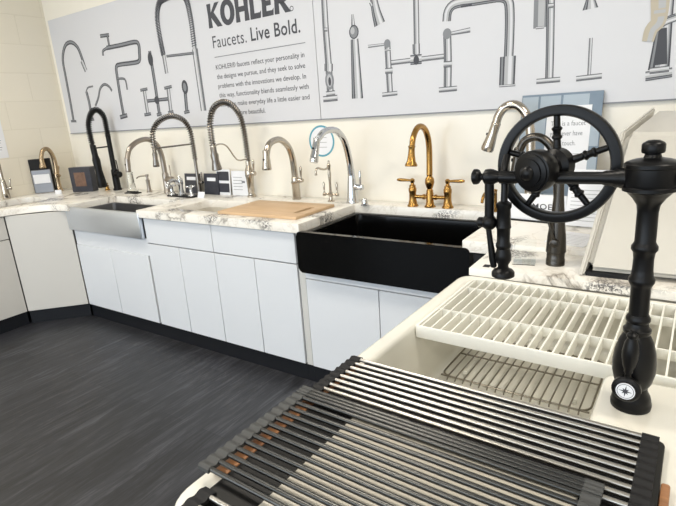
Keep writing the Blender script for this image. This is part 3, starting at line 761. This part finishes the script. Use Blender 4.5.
spring_faucet('antique nickel spring faucet with looped hose arm, tallest by the maple board', 2.252, -.03,
              [(0, .25), (.0, .35), (.007, .47), (.032, .57), (.093, .641), (.17, .661), (.25, .625), (.292, .54), (.300, .46), (.298, .375)], M['nickel'],
              [(.031, 0), (.031, .012), (.023, .018), (.021, .03), (.024, .04), (.026, .13), (.031, .15), (.028, .19), (.019, .21), (.017, .25)], .28, .0175, .0042, .016, (.288, .225, .026), 'loop', .165, .055, .017, ('teardrop', (0, .05, 1), .085), (.262, .375, .295), sm=M['dnick'], wand_m=M['dnick'])

# small drinking-water faucet with two levers
t = thing('water_faucet', 'small nickel two-lever drinking faucet left of the tall chrome one', 'faucet', (2.935, -.04, CT), RZ)
b = new(); lathe(b, [(.023, 0), (.023, .005), (.013, .012), (.011, .03), (.018, .04), (.018, .05), (.009, .06), (.0075, .12), (.011, .17), (.009, .19), (.010, .21), (.013, .225), (.006, .235), (.007, .25), (0, .255)], seg=16); obj('body', b, M['nickel'], t)
b = new(); tube(b, [(0, 0, .215), (.04, 0, .205), (.08, 0, .212), (.115, 0, .222), (.135, 0, .212), (.138, 0, .185)], (.006, .0065), 10, smooth=5); lathe(b, [(.006, 0), (.009, .012), (.006, .014)], (.138, 0, .195), (0, 0, -1), 12); obj('spout', b, M['nickel'], t)
b = new(); tube(b, [(0, -.045, .045), (0, .045, .045)], .007, 10); obj('cross_bar', b, M['nickel'], t)
for s in (-1, 1):
    b = new(); lathe(b, [(.011, 0), (.012, .012), (.006, .02), (.005, .04), (.008, .07), (.004, .085), (0, .087)], (0, s * .048, .035)); obj('handle', b, M['nickel'], t)

# bridge faucet, brushed gold
t = thing('bridge_faucet', 'brushed gold bridge faucet with two lever handles over the black sink', 'faucet', (3.603, -.05, CT), RZ)
G = M['gold']
b = new(); lathe(b, [(.031, 0), (.031, .005), (.024, .012), (.021, .03), (.021, .075), (.018, .082), (.019, .09), (.014, .10), (.02, .115), (.026, .135), (.024, .155), (.014, .170), (.017, .178), (.013, .185), (.013, .19)], seg=24); obj('body', b, G, t)
b = new(); tube(b, [(0, 0, .18), (-.002, 0, .255), (.0, 0, .325), (.015, 0, .378), (.05, 0, .42), (.10, 0, .438), (.15, 0, .428), (.19, 0, .390), (.206, 0, .350), (.213, 0, .325)], (.0165, .0145), 14, smooth=6); obj('spout', b, G, t)
b = new(); lathe(b, [(.014, -.012), (.018, -.01), (.018, -.004), (.0155, 0), (.017, .03), (.022, .065), (.031, .082), (.031, .09), (.026, .092), (0, .088)], (.2105, 0, .340), (.14, 0, -1), 20); obj('spray_head', b, G, t)
b = new(); tube(b, [(0, -.10, .055), (0, .10, .055)], .0105, 12)
for s in (-1, 1): lathe(b, [(.015, -.005), (.015, .005)], (0, s * .035, .055), (0, 1, 0)); 
obj('bridge_bar', b, G, t)
for s in (-1, 1):
    b = new(); lathe(b, [(.031, 0), (.031, .006), (.025, .014), (.020, .04), (.0195, .075), (.022, .085), (.022, .10), (.018, .105), (.0175, .118), (.011, .122), (.009, .13), (.013, .137), (.013, .15), (.006, .156), (0, .157)], (0, s * .103, 0)); h = obj('handle', b, G, t)
    b = new(); lathe(b, [(.006, 0), (.0075, .02), (.0095, .055), (.010, .07), (.006, .088), (0, .09)], (0, s * .108, .144), (0, s, .03), 12); obj('lever', b, G, h)
# small gold water spout further right
t = thing('water_faucet', 'small gold curved spout faucet half hidden by the black wheel faucet', 'faucet', (3.965, -.07, CT), RZ)
b = new(); lathe(b, [(.022, 0), (.022, .006), (.012, .014), (.010, .10), (.012, .11), (0, .115)], seg=14); obj('body', b, G, t)
b = new(); tube(b, [(0, 0, .08), (.01, 0, .10), (.05, 0, .104), (.10, 0, .112), (.15, 0, .118), (.185, 0, .105), (.20, 0, .08)], (.009, .007), 10, smooth=5); obj('spout', b, G, t)

# soap dispensers
def dispenser(label, x, y, z, m_, h=.10, L=.09, rz=RZ):
    t = thing('soap_dispenser', label, 'soap dispenser', (x, y, z), rz)
    b = new(); lathe(b, [(.024, 0), (.024, .006), (.017, .012), (.015, h * .5), (.016, h * .6), (.0165, h * .8), (.010, h * .84), (.009, h), (.014, h * 1.02), (.014, h * 1.15), (0, h * 1.18)], seg=16); obj('pump', b, m_, t)
    b = new(); tube(b, [(0, 0, h * 1.08), (L * .7, 0, h * 1.10), (L, 0, h * 1.0)], (.006, .005), 10, smooth=4); obj('spout', b, m_, t)
dispenser('brushed nickel soap dispenser left of the brushed high-arc faucet', 1.13, -.05, CT, M['brushed'], .125, .10)
dispenser('small brass soap dispenser beside the black spring faucet', .55, -.06, CT, M['gold'], .055, .06)
# chrome low cross-handle bathroom faucet
t = thing('basin_faucet', 'low chrome three-piece basin faucet with cross handles on a black base', 'faucet', (1.655, -.15, CT), RZ)
b = new(); box(b, -.03, .03, -.14, .15, 0, .012, .004); obj('base', b, M['blackm'], t)
b = new(); lathe(b, [(.028, .012), (.028, .02), (.018, .03), (.016, .08), (.022, .10), (.02, .13), (.008, .15), (0, .16)]); tube(b, [(0, 0, .09), (.05, 0, .13), (.10, 0, .12), (.12, 0, .08)], (.014, .011), 12, smooth=5); obj('spout', b, M['chrome'], t)
for s in (-1, 1):
    b = new(); lathe(b, [(.028, .012), (.026, .02), (.014, .035), (.012, .07), (.018, .08), (0, .09)], (0, s * .11, 0))
    for k in range(4):
        a = k * PI / 2 + .5; d = V((math.cos(a), math.sin(a), .15)); lathe(b, [(.006, .0), (.005, .02), (.008, .034), (0, .04)], (0, s * .11, .075), d, 8)
    obj('cross_handle', b, M['chrome'], t)
t = thing('air_gap_cap', 'small chrome cap at the foot of the tall chrome faucet', 'sink fitting', (3.215, -.10, CT))
b = new(); lathe(b, [(.024, 0), (.024, .004), (.019, .008), (.019, .032), (.014, .04), (0, .042)]); obj('cap', b, M['chrome'], t)

# ------------------------------------------------------------------ cards, boxes, acrylic holders
def leaning(name, label, cat, cx, y, z, w, h, m_, tilt=.15, th=.006, rz=0., base=None, panel_name='panel'):
    t = thing(name, label, cat, (cx, y, z), rz)
    b = new(); box(b, -w / 2, w / 2, 0, th, 0, h, .0008)
    bmesh.ops.transform(b, matrix=Matrix.Rotation(-tilt, 4, 'X'), verts=b.verts)
    p = obj(panel_name, b, m_, t)
    if base:
        b = new(); box(b, -w / 2, w / 2, -.02, .06, 0, .004); obj('base', b, base, t)
    return t, p
# black framed display with silver sample by the champagne faucet
t = thing('display_box', 'black box with a silver tray holding a white label behind the champagne faucet', 'display box', (-.045, -.30, CT), math.radians(52))
b = new(); box(b, -.085, .085, 0, .05, 0, .30, .004); obj('case', b, M['blackm'], t)
b = new(); box(b, -.078, .078, -.018, -.0005, .0, .205, .004); obj('silver_tray', b, M['steelin'], t)
b = new(); box(b, -.066, .066, -.024, -.0185, .085, .165, .002); obj('label_card', b, M['paper'], t)
t = thing('display_box', 'dark photo box standing in the corner beside the black faucet', 'display box', (.385, -.19, CT), math.radians(22))
b = new(); box(b, -.105, .105, 0, .07, 0, .215, .003); obj('box', b, M['darkcard'], t)
b = new(); box(b, -.06, .05, -.0015, -.0005, .05, .17); obj('picture', b, M['photo'], t)
t = thing('label_tent', 'tiny folded white price tent in front of the dark photo box', 'price tent', (.235, -.33, CT), math.radians(40))
b = new(); box(b, -.025, .025, 0, .002, 0, .035); obj('front', b, M['paper'], t); b = new(); box(b, -.025, .025, .012, .014, 0, .033); obj('back', b, M['paper'], t)
# cluster of small displays
t, p = leaning('display_card', 'black boxed card with a white strip, left of the pair behind the chrome basin faucet', 'display card', 1.60, -.005, CT, .16, .150, M['darkcard'], .1, .02)
b = new(); box(b, -.05, .05, -.004, -.0015, .10, .125); bmesh.ops.transform(b, matrix=Matrix.Rotation(-.1, 4, 'X'), verts=b.verts); obj('strip', b, M['paper'], p)
t, p = leaning('display_card', 'black boxed card with a white strip, right of the pair behind the chrome basin faucet', 'display card', 1.835, -.02, CT, .155, .155, M['darkcard'], .1, .03)
b = new(); box(b, -.04, .05, -.004, -.0015, .10, .125); bmesh.ops.transform(b, matrix=Matrix.Rotation(-.1, 4, 'X'), verts=b.verts); obj('strip', b, M['paper'], p)
t, p = leaning('display_card', 'dark and white swatch card left of the antique nickel spring faucet', 'display card', 1.955, -.01, CT, .14, .185, M['paper'], .08, .004)
b = new()
for z0 in (.02, .105): box(b, -.06, .06, -.003, -.0008, z0, z0 + .065)
bmesh.ops.transform(b, matrix=Matrix.Rotation(-.08, 4, 'X'), verts=b.verts); obj('swatches', b, M['darkcard'], p)
t, p = leaning('display_card', 'white printed instruction card behind the antique nickel spring faucet', 'display card', 2.11, .0, CT, .155, .175, M['paper'], .06, .003)
b = new()
for k in range(5): box(b, -.06, .03, -.002, -.0006, .04 + k * .022, .043 + k * .022)
box(b, .025, .055, -.002, -.0006, .09, .105); bmesh.ops.transform(b, matrix=Matrix.Rotation(-.06, 4, 'X'), verts=b.verts); obj('text_lines', b, M['inkm'], p)
t, p = leaning('label_tent', 'small white price tent in front of the boxed cards', 'price tent', 1.87, -.16, CT, .07, .045, M['paper'], .3, .002)
# clear acrylic block under the brushed faucet head
t = thing('acrylic_stand', 'clear acrylic stand with black feet under the brushed faucet head', 'display stand', (1.02, -.13, CT))
b = new(); lathe(b, [(.045, .008), (.045, .02), (.03, .04), (.022, .16), (.026, .165), (.026, .17), (0, .172)], seg=20); obj('block', b, M['glass'], t)
b = new(); box(b, -.075, .075, -.03, .03, 0, .008, .002); obj('foot', b, M['blackm'], t)
# teal ring sticker on wall
t = thing('wall_sticker', 'round white sticker with a teal ring on the back wall', 'sticker', (2.825, WY, 1.29))
b = new(); n = 40; y = WY - .0012
c = V((2.823, 0, 1.288)); 
a1 = [b.verts.new((c.x + .098 * math.cos(2 * PI * k / n), y, c.z + .098 * math.sin(2 * PI * k / n))) for k in range(n)]
a2 = [b.verts.new((c.x + .086 * math.cos(2 * PI * k / n), y, c.z + .086 * math.sin(2 * PI * k / n))) for k in range(n)]
for k in range(n): b.faces.new((a1[k], a1[(k + 1) % n], a2[(k + 1) % n], a2[k]))
o = obj('ring', b, M['teal'], t, world=True)
b = new(); lathe(b, [(0, 0), (.097, 0), (.097, .0006), (0, .0006)], (c.x, WY - .0003, c.z), (0, -1, 0), 40); obj('disc', b, M['paper'], t, world=True)
b = new()
for k in range(3): box(b, c.x - .04, c.x + .04, WY - .0014, WY - .001, c.z - .04 + k * .03, c.z - .036 + k * .03)
obj('text_lines', b, M['inkl'], t, world=True)

# slate blue board with a white notice
t, p = leaning('display_board', 'slate blue tile-print board leaning on the wall behind the wheel', 'display board', 4.235, -.085, CT, .352, .565, M['bluecard'], .2, .012)
Rt = Matrix.Rotation(-.2, 4, 'X')
b = new()
for (a, c, z0, z1) in ((-.172, -.10, .47, .555), (-.09, .0, .50, .555), (.01, .12, .50, .555), (-.172, -.06, .36, .46), (-.172, -.10, .22, .35), (-.172, -.05, .08, .21), (.10, .172, .15, .30), (.12, .172, .32, .42), (-.04, .05, .02, .10)):
    box(b, a, c, -.0012, -.0004, z0, z1)
bmesh.ops.transform(b, matrix=Rt, verts=b.verts); obj('tile_print', b, M['bluec2'], p)
b = new(); box(b, -.055, .135, -.003, -.0014, .20, .505); bmesh.ops.transform(b, matrix=Rt, verts=b.verts); nt_ = obj('notice', b, M['paper'], p)
def text_on(body, x0, z0, w, h, parent, Rm, name, label, m_, bold=0., y=-.0035):
    o = text(body, x0, z0, w, h, m_, name, label, bold, 1., parent, y)
    r = parent
    while r.parent: r = r.parent
    for v in o.data.vertices: v.co = Rm @ (v.co + r.location)
    return o
text_on('This is a faucet', -.035, .415, .15, .022, p, Rt, 'notice_text', 'grey notice lettering', M['inkm'])
text_on('you never have', -.035, .37, .14, .022, p, Rt, 'notice_text', 'grey notice lettering', M['inkm'])
text_on('to touch.', -.005, .325, .085, .022, p, Rt, 'notice_text', 'grey notice lettering', M['inkm'])
b = new(); box(b, -.03, .11, -.0042, -.0032, .285, .287); box(b, -.03, .11, -.0042, -.0032, .46, .462); bmesh.ops.transform(b, matrix=Rt, verts=b.verts); obj('notice_rule', b, M['inkm'], p)
# name plate
t = thing('name_plate', 'white upright name plate with black lettering and black foot', 'name plate', (4.185, -.245, CT), math.radians(-8))
b = new(); box(b, -.15, .15, 0, .008, .006, .125, .001); obj('plate', b, M['paper'], t)
b = new(); box(b, -.155, .155, -.012, .035, 0, .006, .001); obj('foot', b, M['blackm'], t)
o = text('MOEN', .004, 0, .118, .025, M['ink'], 'plate_text', 'black capital letters', .01, 1.1, t, -.001)
for v in o.data.vertices: v.co = v.co + t.location; v.co.x += .0; v.co.z += .060
# brochure holder and brochures
t = thing('brochure', 'white printed leaflet standing in a clear holder behind the wheel', 'brochure', (4.42, -.315, CT), math.radians(-6))
b = new(); box(b, -.085, .085, 0, .004, .008, .245, .0006); Rb = Matrix.Rotation(-.2, 4, 'X'); bmesh.ops.transform(b, matrix=Rb, verts=b.verts); p = obj('sheet', b, M['paper'], t)
b = new()
for k in range(9): box(b, -.07, .06 - .03 * random.random(), -.001, -.0003, .03 + k * .016, .033 + k * .016)
for k in range(6):
    box(b, -.02 + k * .014, -.012 + k * .014, -.001, -.0003, .195 + .01 * math.sin(k), .205 + .012 * math.sin(k * 2))
bmesh.ops.transform(b, matrix=Rb, verts=b.verts); obj('print', b, M['inkl'], p)
t = thing('brochure', 'white leaflet lying flat on the counter beside the upturned sink', 'brochure', (4.41, -.50, CT), math.radians(-14))
b = new(); box(b, -.075, .075, -.10, .09, .0005, .003, .0005); p = obj('sheet', b, M['paper'], t)
b = new()
for k in range(7): box(b, -.06, .05, -.08 + k * .02, -.077 + k * .02, .003, .0034)
obj('print', b, M['inkl'], p)
t = thing('acrylic_holder', 'clear acrylic card holder left of the dark bronze faucet', 'card holder', (4.30, -.81, NT), math.radians(10))
b = new(); box(b, -.04, .035, 0, .002, .002, .085); bmesh.ops.transform(b, matrix=Matrix.Rotation(-.35, 4, 'X'), verts=b.verts); box(b, -.04, .035, -.03, .04, .0005, .0025); obj('holder', b, M['glass'], t)
t = thing('black_label', 'tiny black label stuck on the lower counter edge', 'label', (4.19, -.895, NT))
b = new(); box(b, -.010, .012, -.014, .012, .0002, .002); obj('label', b, M['blackm'], t)

# ------------------------------------------------------------------ upturned white sink on the step
t = thing('display_sink', 'white ceramic sink stood on its side at the right end of the counter', 'sink', (4.75, -.55, NT))
def loft(b, q0, q1, n=1): pass
P1, P2, P3, P4 = V((4.486, -.892, .908)), V((4.540, -.55, 1.335)), V((4.606, -.14, 1.398)), V((4.53, -.30, .930))
dx = V((.62, .03, -.005)); fl = V((.016, 0, .0))
def solid(b, A_, B_):
    a = [b.verts.new(p) for p in A_]; c = [b.verts.new(p) for p in B_]; n = len(a)
    b.faces.new(a); b.faces.new(c[::-1])
    for k in range(n): b.faces.new((a[k], c[k], c[(k + 1) % n], a[(k + 1) % n]))
cen = (P1 + P2 + P3 + P4) / 4
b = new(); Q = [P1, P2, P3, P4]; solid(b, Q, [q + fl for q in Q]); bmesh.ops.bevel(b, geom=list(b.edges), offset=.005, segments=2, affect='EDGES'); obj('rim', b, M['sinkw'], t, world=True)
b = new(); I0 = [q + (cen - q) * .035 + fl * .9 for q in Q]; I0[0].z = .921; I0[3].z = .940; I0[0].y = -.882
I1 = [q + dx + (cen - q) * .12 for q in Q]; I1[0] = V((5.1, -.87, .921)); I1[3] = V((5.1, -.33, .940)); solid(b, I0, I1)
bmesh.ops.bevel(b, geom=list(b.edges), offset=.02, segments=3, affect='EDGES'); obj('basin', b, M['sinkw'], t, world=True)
b = new(); box(b, 4.506, 4.64, -.877, -.80, NT + .0005, .920); obj('foam_foot', b, M['blackm'], t, world=True)

# ------------------------------------------------------------------ foreground sink
NS = thing('workstation_sink', 'large cream white fireclay sink filling the foreground right', 'sink', (4.096, -1.6, .65), math.radians(-1.5))
ZR = .88 - .65
out_ = round_poly([(0, -.615), (.95, -.615), (.95, .668), (0, .668)], [.07, .05, .03, .06], 8)
inn = round_poly([(.052, -.545), (.533, -.545), (.533, .165), (.70, .165), (.70, .640), (.052, .640)], [.055, .055, .03, .055, .055, .055], 6)
b = new(); slab(b, out_, [inn], 0, ZR, .013, 4, hole_bottom=.035, hole_inset=.014, fr=.026); obj('basin', b, M['fire'], NS, sharp=50)
b = new(); lathe(b, [(.055, 0.0355), (.052, .0395), (.04, .037), (0, .036)], (.30, .05, 0)); obj('drain', b, M['chrome'], NS)
def nl(u, w, z):  # sink frame to world
    a = math.radians(-1.5); return V((4.096 + u * math.cos(a) - w * math.sin(a), -1.6 + u * math.sin(a) + w * math.cos(a), z))
# bottom grid
t = thing('sink_grid', 'stainless wire grid on the floor of the cream sink', 'sink grid', nl(.30, .42, .685), math.radians(-1.5))
b = new()
x0, x1, y0, y1, zz = -.205, .195, -.15, .14, .016
tube(b, [(x, y, zz) for x, y in rbox_loop(x0, x1, y0, y1, .03, 5)], .0028, 6, closed=True)
for k in range(1, 17): x = x0 + (x1 - x0) * k / 17; tube(b, [(x, y0 - .012, zz - .006), (x, y0, zz + .003), (x, y1, zz + .003)], .0021, 6)
for y in (y0 + .0, 0.0, y1 - .06): tube(b, [(x0, y, zz), (x1, y, zz)], .0026, 6)
obj('wires', b, M['wire'], t)
for sx, sy in ((-1, -1), (1, -1), (-1, 1), (1, 1)):
    b = new(); lathe(b, [(.007, 0), (.008, .01), (.005, .014)], (sx * .15, sy * .10, .0005)); obj('foot', b, M['tray'], t)
# slatted tray
t = thing('sink_tray', 'white plastic slatted tray laid across the far end of the sink', 'drying tray', nl(.37, .42, .88), math.radians(-1.5))
b = new()
tx0, tx1, ty0, ty1 = -.3155, .327, -.230, .217; H0, H1 = -.030, .003
rows = [ty0, ty0 + .143, ty0 + .348, ty1]
k = 0; pitch = .0287; x = tx0 + .016
while x < tx1 - .012:
    box(b, x - .0022, x + .0022, ty0 + .004, ty1 - .004, H0, H1 - .001); x += pitch
for y in rows[1:3]: box(b, tx0 + .004, tx1 - .004, y - .002, y + .002, H0 + .006, H1 - .0015)
sk = round_poly([(tx0, ty0), (tx1, ty0), (tx1, ty1), (tx0, ty1)], [.006, .03, .05, .05], 6)
sk_i = offset(sk, -.008)
slab(b, sk, [sk_i], H0 - .002, H1, .002, 2)
obj('slats', b, M['tray'], t)

# black board with wooden ends
bd = thing('cutting_board', 'black board with brown wooden end strips under the roll-up racks', 'cutting board', nl(.34, -.35, .881), math.radians(-1.5))
b = new(); slab(b, rbox_loop(-.285, .318, -.27, .285, .012), [], 0, .012, .003, 2); obj('panel', b, M['blackboard'], bd)
b = new(); slab(b, rbox_loop(-.322, -.2855, -.165, .262, .006), [], 0, .012, .003, 2); obj('wood_strip', b, M['wood'], bd)
b = new(); slab(b, rbox_loop(.3185, .331, -.27, .175, .004), [], 0, .012, .003, 2); obj('wood_strip', b, M['wood'], bd)
t = thing('cutting_mat', 'pale taupe sheet on the black board beneath the dark rack', 'cutting board', nl(.36, -.44, .8935), math.radians(-1.5))
b = new(); slab(b, rbox_loop(-.205, .20, -.17, .180, .01), [], 0, .003, .001, 1); obj('sheet', b, M['taupe'], t)

def rack(label, loc, w, ys, zb, r, m_bar, m_end, ew=.026):
    t = thing('roll_up_rack', label, 'dish rack', loc, math.radians(-1.5))
    me = None
    for i, y in enumerate(ys):
        if me is None:
            b = new(); tube(b, [(-w / 2 + .004, 0, 0), (w / 2 - .004, 0, 0)], r, 12); o = obj('bar', b, m_bar, t); me = o.data
        else:
            o = bpy.data.objects.new('bar', me); COL.objects.link(o); o.parent = t
        o.location = (0, y, zb)
    for s in (-1, 1):
        b = new(); rows_ = []
        xa = s * w / 2; xb = s * (w / 2 - ew); prof = []
        for i, y in enumerate(ys):
            p_ = abs(ys[min(i + 1, len(ys) - 1)] - ys[max(i - 1, 0)]) / (2 if 0 < i < len(ys) - 1 else 1)
            for k in range(6):
                u = (k / 6 - .5); prof.append((y - u * p_, zb + r + .0006 + .0018 * (math.cos(2 * PI * u) - 1) * min(1, p_ / .02)))
        topv = [[b.verts.new((x_, yy, z)) for x_ in (xa, xb)] for yy, z in prof]
        botv = [[b.verts.new((x_, yy, zb - r - .0003)) for x_ in (xa, xb)] for yy, z in prof]
        for A0, A1, B0, B1 in zip(topv, topv[1:], botv, botv[1:]):
            b.faces.new((A0[0], A0[1], A1[1], A1[0])); b.faces.new((B0[0], B1[0], B1[1], B0[1]))
            b.faces.new((A0[0], A1[0], B1[0], B0[0])); b.faces.new((A0[1], B0[1], B1[1], A1[1]))
        b.faces.new((topv[0][0], botv[0][0], botv[0][1], topv[0][1])); b.faces.new((topv[-1][0], topv[-1][1], botv[-1][1], botv[-1][0]))
        obj('end_strip', b, m_end, t)
    return t
ysA = [-.078 - .0205 * k for k in range(10)]
rack('silver-tubed roll-up rack with black ends, the lower one spanning the sink', nl(.335, 0, .8935), .628, ysA, .0048 + .0015, .0045, M['bars'], M['blackm'])
ysB = [0, -.0098, -.0196, -.031] + [-.031 - .0205 * (k + 1) for k in range(12)]
rack('gunmetal roll-up rack with charcoal ends lying on top of the silver one', nl(.303, -.255, .9056), .575, ysB, .0048, .0045, M['bars2'], M['charcoal'])

rack('silver-tubed roll-up rack at the bottom left edge of the picture, nearest the viewer', nl(.352, -.572, .8975), .585, [-.0235 * k for k in range(4)], .0063, .0045, M['bars'], M['blackm'])

# ------------------------------------------------------------------ black wheel faucet
cx, cy, cz = 4.691, -1.567, .881
WF = thing('wheel_faucet', 'matt black column faucet with a big spoked wheel on its arm', 'faucet', (cx, cy, cz)); WF.rotation_euler = (0, -.012, 0)
K = M['black']
b = new(); lathe(b, [(.035, 0), (.0355, .004), (.0355, .010), (.0335, .014), (.034, .017), (.0315, .026), (.0265, .036), (.026, .046)], seg=32); obj('base', b, K, WF)
b = new(); lathe(b, [(.026, .044), (.032, .055), (.0365, .075), (.037, .095), (.0345, .118), (.029, .138), (.0235, .150), (.0215, .153), (.0235, .158), (.0235, .163), (.0195, .167), (.018, .176), (.0205, .180), (.0205, .185), (.017, .192)], seg=32); obj('valve_body', b, K, WF)
b = new(); lathe(b, [(.0165, .190), (.0165, .245), (.0185, .250), (.0215, .256), (.0215, .262), (.0185, .267), (.0170, .280), (.0165, .300), (.0180, .312), (.0215, .317), (.0215, .323), (.0185, .328), (.0170, .332), (.0168, .385), (.0185, .398), (.026, .410), (.036, .421)], seg=28); obj('column', b, K, WF)
b = new(); lathe(b, [(.036, .421), (.043, .424), (.043, .430), (.040, .432), (.041, .436), (.041, .462), (.043, .464), (.043, .470), (.040, .473), (.030, .477), (.014, .480), (.012, .486), (.0170, .488), (.0180, .491), (.0180, .502), (.016, .505), (.009, .509), (0, .510)], seg=32); obj('cap', b, K, WF)
# arm towards -x
az = .444; ax = (-1, 0.02, 0)
b = new(); lathe(b, [(.018, 0), (.018, .046), (.0165, .048), (.0165, .054), (.0145, .058), (.0135, .07), (.0115, .075), (.0115, .225), (.0125, .228), (.0125, .26)], (0, 0, az), ax, 20)
lathe(b, [(.017, 0), (.017, .040), (.014, .048), (.017, .054), (0, .056)], (0, 0, az), (1, 0, 0), 16); obj('arm', b, K, WF)
# wheel
wc = V((4.5285 - cx, -1.515 - cy, 1.3425 - cz))
b = new()
prof = [(r + .0015 if r < .1 else r - .0035, h) for r, h in [(.0935, -.008), (.0935, .008), (.096, .012), (.1035, .0125), (.109, .012), (.1165, .011), (.119, .007), (.119, -.007), (.1165, -.011), (.109, -.012), (.1035, -.0125), (.096, -.012)]]
n = 64; ax_w = V((-.04, -1, 0)).normalized(); e1 = V((1, -.04, 0)).normalized(); e2 = V((0, 0, 1))
rr_ = [[wc + ax_w * h + (e1 * math.cos(2 * PI * k / n) + e2 * math.sin(2 * PI * k / n)) * r for r, h in prof] for k in range(n)]
rings_to(b, rr_, closed=True); wh = obj('wheel_rim', b, K, WF)
for k in range(5):
    a = math.radians(92 + 72 * k); d = e1 * math.cos(a) + e2 * math.sin(a)
    b = new(); lathe(b, [(.0095, .02), (.0075, .042), (.007, .050), (.0098, .053), (.0098, .056), (.0072, .059), (.0075, .066), (.0098, .069), (.0098, .072), (.0065, .075), (.006, .095)], wc, d, 12); obj('spoke', b, K, wh)
b = new(); lathe(b, [(.030, -.012), (.034, -.008), (.034, .012), (.029, .016), (.024, .02), (.024, .045), (.038, .05), (.040, .054), (.040, .074), (.038, .080), (.0345, .081), (.0345, .084), (.029, .086), (.026, .0865), (.026, .090), (.014, .092), (.013, .097), (.007, .102), (0, .103)], wc, V((-.42, -1, -.05)), 32); obj('hub', b, K, wh)
# left end: stub, ball, knob, down tube, elbow and wand
P0 = V((4.486 - cx, -1.557 - cy, az))
b = new(); lathe(b, [(.0115, -.03), (.0115, .045), (.0135, .047), (.0135, .053), (.010, .056), (.012, .062), (.0155, .070), (.0165, .078), (.0155, .086), (.010, .090), (.0065, .092), (.007, .095), (.0145, .100), (.0160, .104), (.0160, .110), (.012, .113), (0, .114)], P0, (-1, 0, 0), 20); obj('end_fitting', b, K, WF)
xa = P0.x - .078
b = new(); tube(b, [(xa, P0.y, az), (xa, P0.y, az - .085)], .0095, 14); lathe(b, [(.010, 0), (.0145, .006), (.0165, .014), (.0145, .022), (.008, .028)], (xa, P0.y, az - .082), (0, 0, -1), 16)
lathe(b, [(.008, 0), (.011, .012), (.011, .022), (.006, .026)], (xa, P0.y, az - .096), (-1, 0, 0), 14); obj('drop_tube', b, K, WF)
b = new(); lathe(b, [(.0055, 0), (.006, .03), (.0075, .07), (.0065, .088), (0, .092)], (xa - .002, P0.y, az - .105), (.14, 0, -1), 12); obj('wand_lever', b, K, WF)
wx = P0.x - .048
b = new(); lathe(b, [(.009, 0), (.0155, .004), (.0155, .012), (.0135, .016), (.0145, .05), (.0155, .054), (.0135, .058), (.013, .085), (.0155, .09), (.0155, .096), (.013, .10), (.0165, .112), (.0165, .125), (.011, .135), (.011, .142), (.020, .147), (.0235, .152), (.0235, .160), (.019, .163), (0, .163)], (wx, P0.y, az - .050), (0, 0, -1), 22); obj('spray_wand', b, K, WF)
b = new(); tube(b, [(wx, P0.y, az - .06), (wx, P0.y + .004, az - .02), (wx - .003, P0.y + .012, az + .015), (wx - .002, P0.y + .025, az + .04)], .007, 12, smooth=5); obj('hose', b, K, WF)
# handle with the round emblem
hp = V((-.006, -.033, .058)); hd = V((-.06, -1, .05)).normalized()
b = new(); lathe(b, [(.018, 0), (.021, .006), (.0245, .010), (.0245, .018), (.0215, .021), (.0185, .022), (.0175, .0245), (0, .0245)], hp, hd, 28); hh = obj('handle', b, K, WF)
tp = hp + hd * .012
b = new(); lathe(b, [(.0065, .020), (.005, .030), (.0075, .034), (.0075, .038), (.0105, .046), (.0135, .062), (.0140, .075), (.0115, .092), (.0075, .102), (.0095, .105), (.0095, .109), (.005, .113), (0, .114)], tp, (0.02, .02, 1), 16); obj('lever', b, K, hh)
e1 = hd.cross(V((0, 0, 1))).normalized(); e2 = e1.cross(hd).normalized(); ec = hp + hd * .0250
b = new(); lathe(b, [(0, 0), (.0160, 0), (.0160, .001), (0, .001)], hp + hd * .0246, hd, 32); em = obj('emblem', b, M['paper'], hh, 'white round badge with a dark compass star')
b = new(); n = 32; c0 = ec + hd * .0009
def fan(rs, angs):
    vs = [b.verts.new(c0 + e1 * r * math.cos(a) + e2 * r * math.sin(a)) for r, a in zip(rs, angs)]; b.faces.new(vs)
for k in range(n):
    a, c = 2 * PI * k / n, 2 * PI * (k + 1) / n; fan([.0140, .0140, .0131, .0131], [a, c, c, a])
for k in range(8):
    L = .0115 if k % 2 == 0 else .0075; a = k * PI / 4 + .1; fan([0, .0032, L, .0032], [a, a - .5, a, a + .5])
obj('star', b, M['ink'], em)

# ------------------------------------------------------------------ light
def area(name, loc, rot, sx, sy, power, col):
    l = bpy.data.lights.new(name, 'AREA'); l.shape = 'RECTANGLE'; l.size = sx; l.size_y = sy; l.energy = power; l.color = col
    o = bpy.data.objects.new(name, l); COL.objects.link(o); o.location = loc; o.rotation_euler = rot
    return o
# added area lights for daylight, placed in the guessed shop window openings
for i, (a, c) in enumerate(wins):
    area('window_daylight', ((a + c) / 2, YF - .04, 1.6), (PI / 2, 0, 0), c - a - .1, 2.1, (120, 90, 50)[i], (.80, .90, 1))
for x in (1.2, 3.3, 5.6):  # added lamps just under the guessed ceiling panels
    for y in (-1.6, -3.9):
        area('ceiling_lamp', (x, y, HC - .045), (0, 0, 0), .56, .56, 42, (1, .92, .80))
w = bpy.data.worlds.new('world'); S.world = w; w.use_nodes = True
bg = w.node_tree.nodes['Background']; bg.inputs[0].default_value = (.75, .86, 1, 1); bg.inputs[1].default_value = 1.6
S.view_settings.view_transform = 'Standard'; S.view_settings.look = 'None'; S.view_settings.gamma = 1
S.view_settings.use_curve_mapping = False; S.view_settings.exposure = -0.93
